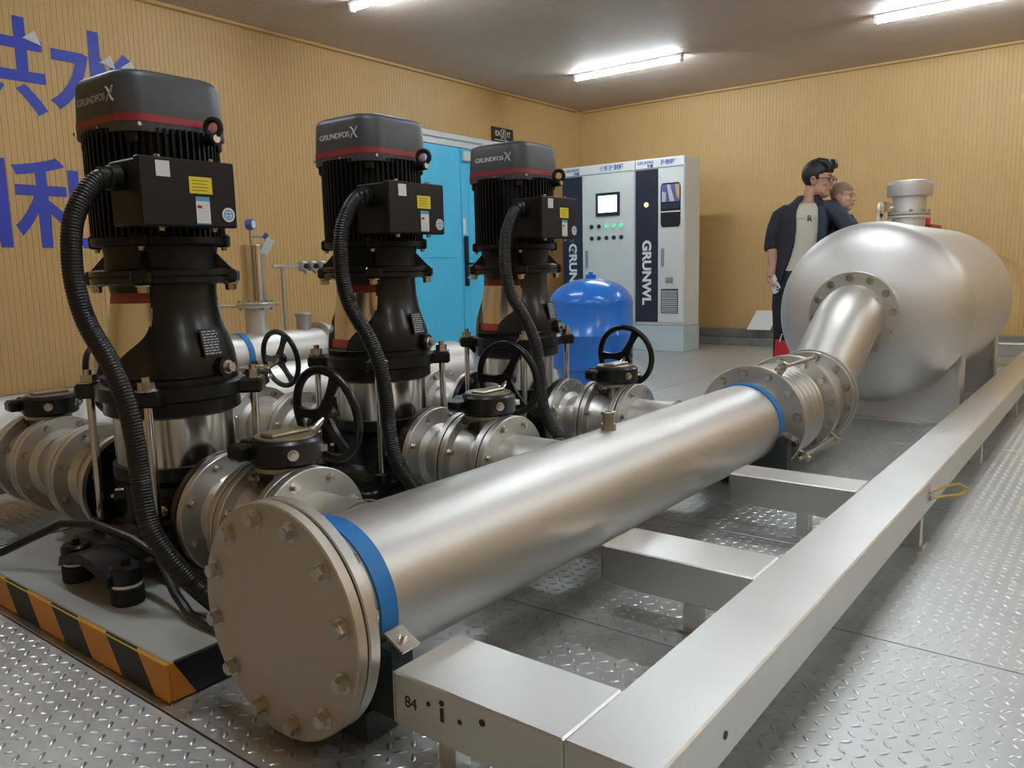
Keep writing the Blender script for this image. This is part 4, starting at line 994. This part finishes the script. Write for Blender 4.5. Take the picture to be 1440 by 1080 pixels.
# other hand under the child
mb_.ell((0, 0, 0), (.040, .045, .018), Matrix.Translation(W(.25, -.14, 1.135)))
for k in range(4): mb_.tube(T_([(.24, -.15+.018*k-.03, 1.135), (.205, -.155+.018*k-.03, 1.13), (.175, -.155+.018*k-.03, 1.14)]), [.0095, .009, .0075], 10)
mb_.tube(T_([(.27, -.11, 1.14), (.25, -.09, 1.155), (.225, -.085, 1.165)]), [.012, .011, .009], 10)
for s_ in (-1, 1):
    mb_.tube(T_([(-.035+s_*.085, 0, .86), (-.04+s_*.09, .01, .66), (-.04+s_*.09, .015, .48), (-.04+s_*.09, -.01, .25), (-.04+s_*.09, -.02, .07)]), [.085, .075, .055, .052, .038], 16)
    mb_.tube(T_([(-.04+s_*.09, -.03, .045), (-.04+s_*.095, .06, .04), (-.04+s_*.1, .15, .03)]), [.036, .038, .028], 14)
body = remesh(mb_, 'body', 'skin', man, .0055, 2)
face_bits(body, HQ)
def keep_m(p):
    line = .046 if p.x > .03 else (.004 if p.x > -.03 else -.062)
    if p.x > .055: line = .058
    return p.z-line
hr = hair_mesh(HQ, (.108, .088, .104), (-.016, 0, .040), keep_m, .012)
hr.tube([tuple(HQ @ Vector(p)) for p in ((.02, .05, .125), (.075, .03, .118), (.098, .0, .092), (.096, -.03, .075))], [.02, .028, .022, .008], 12)
hr.tube([tuple(HQ @ Vector(p)) for p in ((-.01, -.04, .13), (.06, -.045, .115), (.088, -.05, .082), (.080, -.062, .06))], [.02, .028, .02, .007], 12)
hr.build('hair', 'hair', body, 60)
gm = MB()
for s_ in (-1, 1):
    c_ = Vector((.099, s_*.033, .001)); rr_ = [(c_.x-.004*abs(math.cos(t_))*(1 if math.cos(t_)*s_ > 0 else 0), c_.y+.026*math.cos(t_), c_.z+.018*math.sin(t_)) for t_ in [2*PI*i/20 for i in range(21)]]
    gm.tube([tuple(HQ @ Vector(p)) for p in rr_], .0024, 6)
    gm.tube([tuple(HQ @ Vector(p)) for p in ((.096, s_*.058, .006), (.06, s_*.078, .008), (0, s_*.084, .008), (-.02, s_*.083, -.004))], .0026, 6)
gm.tube([tuple(HQ @ Vector(p)) for p in ((.1, -.008, .004), (.104, 0, .006), (.1, .008, .004))], .0022, 6)
gm.build('glasses', 'iris', body)
# cream t-shirt
sb = MB(); torso(sb, .006, .9, 1.455)
shirt = remesh(sb, 'shirt', 'shirt', man, .010, 3)
text('shirt_lettering', 'R', .062, 'dtext', shirt, W(.050, .129, 1.335), SV, (0, 0, 1), .001)
text('shirt_lettering', '·····', .05, 'dtext', shirt, W(-.015, .126, 1.335), SV, (0, 0, 1)); text('shirt_lettering', '·····', .05, 'dtext', shirt, W(.105, .117, 1.335), SV-NV*-.25, (0, 0, 1))
# jacket : open shell with sleeves
jb = MB()
J = [(.86, -.03, .185, .135, 128, 40), (.95, -.02, .184, .135, 122, 46), (1.05, -.008, .180, .132, 114, 50), (1.15, 0, .180, .130, 108, 53), (1.25, .006, .190, .133, 106, 55), (1.34, .014, .200, .130, 108, 58), (1.395, .02, .196, .118, 110, 60), (1.44, .025, .155, .098, 112, 62), (1.475, .032, .112, .085, 114, 62), (1.515, .042, .085, .078, 116, 64)]
rings = []
for z, lc, hw, hd, a_l, a_r in J:         # angles measured from +l towards the camera; gap between a_r and a_l is the open front
    o_ = []; i_ = []
    for i in range(37):
        a = rad(a_l)+(rad(360+a_r)-rad(a_l))*i/36
        fl = 1.0+.06*math.exp(-((i if i < 18 else 36-i)/2.2)**2)
        o_.append(W(lc+hw*fl*math.cos(a), hd*fl*math.sin(a), z)); i_.append(W(lc+(hw-.014)*math.cos(a), (hd-.014)*math.sin(a), z))
    rings.append(o_+i_[::-1])
jb.loft(rings)
jb.tube(T_([(-.06, 0, 1.405), (-.12, 0, 1.398), (-.166, 0, 1.365), (-.20, 0, 1.28), (-.222, 0, 1.19), (-.226, 0, 1.125), (-.224, .005, 1.105)]), [.05, .060, .068, .063, .058, .058, .054], 18)
jacket = remesh(jb, 'jacket', 'jacket', man, .0075, 2)
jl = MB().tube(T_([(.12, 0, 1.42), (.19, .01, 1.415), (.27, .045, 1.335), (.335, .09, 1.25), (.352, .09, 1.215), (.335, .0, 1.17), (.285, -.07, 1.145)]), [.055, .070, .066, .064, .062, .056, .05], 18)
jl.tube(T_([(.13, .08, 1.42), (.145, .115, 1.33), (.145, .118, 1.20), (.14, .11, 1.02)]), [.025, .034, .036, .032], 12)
remesh(jl, 'jacket_sleeve', 'denim', man, .0075, 2, label='lit side of the jacket, its light painted in slate blue')  # same jacket in a lighter cloth colour, painting the light on this side
tr = MB()
torso(tr, .012, .8, .95) if False else None
tr.loft([[W(-.03+a_*math.cos(2*PI*i/24), d_*math.sin(2*PI*i/24), z) for i in range(24)] for z, a_, d_ in ((.80, .165, .120), (.88, .172, .124), (.95, .168, .120))])
for s_ in (-1, 1): tr.tube(T_([(-.035+s_*.082, 0, .88), (-.04+s_*.088, .01, .66), (-.04+s_*.09, .015, .48), (-.04+s_*.09, -.01, .25), (-.04+s_*.09, -.015, .075)]), [.090, .084, .070, .066, .064], 18)
remesh(tr, 'trousers', 'trousers', man, .009, 2)
for s_ in (-1, 1):
    rings = []
    for t_, w_, hh in ((-.075, .03, .05), (-.06, .04, .075), (0, .044, .085), (.06, .046, .07), (.13, .047, .05), (.185, .035, .04), (.20, .012, .03)):
        rings.append([W(-.04+s_*.095+w_*c_, t_, .001+hh*k_) for c_, k_ in ((-1, 0), (1, 0), (1.0, .5), (.6, 1), (-.6, 1), (-1.0, .5))])
    MB().loft(rings).build('shoe', 'shoe', man, 50)

ph = thing('mobile_phone', 'white mobile phone with three lenses held low in the hand of the man', 'phone', tuple(W(-.205, .07, .85)))
pm_ = Matrix((SV, Vector((0, 0, 1)), -NV)).transposed().to_4x4(); pm_.translation = W(-.196, .074, .842)
pm_ = pm_ @ Matrix.Rotation(rad(24), 4, 'Z') @ Matrix.Rotation(rad(-14), 4, 'Y')
MB().box(-.036, .036, -.072, .072, -.004, .004, pm_, bev=.003).build('phone_case', 'paper', ph)
MB().box(-.036, .036, -.0755, -.0725, -.004, .004, pm_).build('phone_edge', 'dtext', ph)
for x, y in ((.006, -.05), (.024, -.05), (.015, -.03)): MB().cyl(tuple(pm_ @ Vector((x, y, .004))), tuple(pm_ @ Vector((x, y, .006))), .0075, 14).build('camera_lens', 'dtext', ph)

kid = thing('person', 'small child with a close-shaved head carried on the arm of the man, looking aside', 'person', tuple(W(.27, -.1, 1.1)))
KQ = head_frame(W(.288, -.075, 1.497), .93, .36, -.05, .88)
kb = MB(); head(kb, KQ, True)
kb.tube(T_([(.265, -.09, 1.44), (.255, -.10, 1.40), (.25, -.10, 1.36)]), [.045, .042, .06], 16)
kb.loft([[W(.255+a_*math.cos(2*PI*i/20), -.11+d_*math.sin(2*PI*i/20), z) for i in range(20)] for z, a_, d_ in ((1.165, .08, .075), (1.22, .088, .078), (1.30, .092, .078), (1.35, .085, .062), (1.38, .05, .048))])
kb.tube(T_([(.335, -.10, 1.345), (.372, -.09, 1.275), (.40, -.05, 1.225), (.42, -.01, 1.22)]), [.032, .030, .026, .020], 12)
kb.tube(T_([(.18, -.12, 1.345), (.13, -.10, 1.36), (.07, -.13, 1.39), (.03, -.13, 1.41)]), [.032, .030, .026, .020], 12)
for h0, dl in (((.425, 0, 1.22), 1), ((.02, -.13, 1.415), -1)):
    kb.ell((0, 0, 0), (.020, .016, .014), Matrix.Translation(W(*h0)), 12, 8)
    for k in range(4): kb.tube(T_([(h0[0]+dl*.008, h0[1]-.012+.009*k, h0[2]), (h0[0]+dl*.026, h0[1]-.012+.009*k, h0[2]+.004), (h0[0]+dl*.038, h0[1]-.012+.009*k, h0[2]-.003)]), [.0055, .005, .004], 8)
    kb.tube(T_([(h0[0], h0[1]+.012, h0[2]), (h0[0]+dl*.012, h0[1]+.024, h0[2]+.006)]), [.006, .0045], 8)
for s_ in (-1, 1): kb.tube(T_([(.255+s_*.045, -.09, 1.195), (.27+s_*.04, .03, 1.19), (.28+s_*.04, .06, 1.13), (.275+s_*.04, .065, 1.06), (.275+s_*.04, .09, 1.045)]), [.052, .046, .038, .028, .022], 12)
kbody = remesh(kb, 'body', 'skin2', kid, .005, 2)
face_bits(kbody, KQ)
hair_mesh(KQ, (.0985, .0795, .0965), (-.014, 0, .036), lambda p: p.z-(.055 if p.x > .03 else (.015 if p.x > -.04 else -.03)), 0).build('shaved_hair', 'stubble', kbody, 60)
ks = MB()
ks.loft([[W(.255+(a_+.010)*math.cos(2*PI*i/20), -.11+(d_+.010)*math.sin(2*PI*i/20), z) for i in range(20)] for z, a_, d_ in ((1.16, .08, .075), (1.22, .088, .078), (1.30, .092, .078), (1.35, .085, .062), (1.385, .045, .043))])
ks.tube(T_([(.32, -.10, 1.345), (.372, -.09, 1.275), (.398, -.053, 1.228)]), [.045, .041, .036], 14); ks.tube(T_([(.19, -.12, 1.345), (.13, -.10, 1.36), (.075, -.13, 1.388)]), [.042, .040, .035], 14)
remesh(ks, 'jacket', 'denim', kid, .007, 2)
kt = MB()
for s_ in (-1, 1): kt.tube(T_([(.255+s_*.045, -.10, 1.19), (.27+s_*.04, .03, 1.19), (.28+s_*.04, .062, 1.13), (.275+s_*.04, .066, 1.085)]), [.062, .055, .047, .040], 14)
remesh(kt, 'trousers', 'trousers', kid, .007, 2)
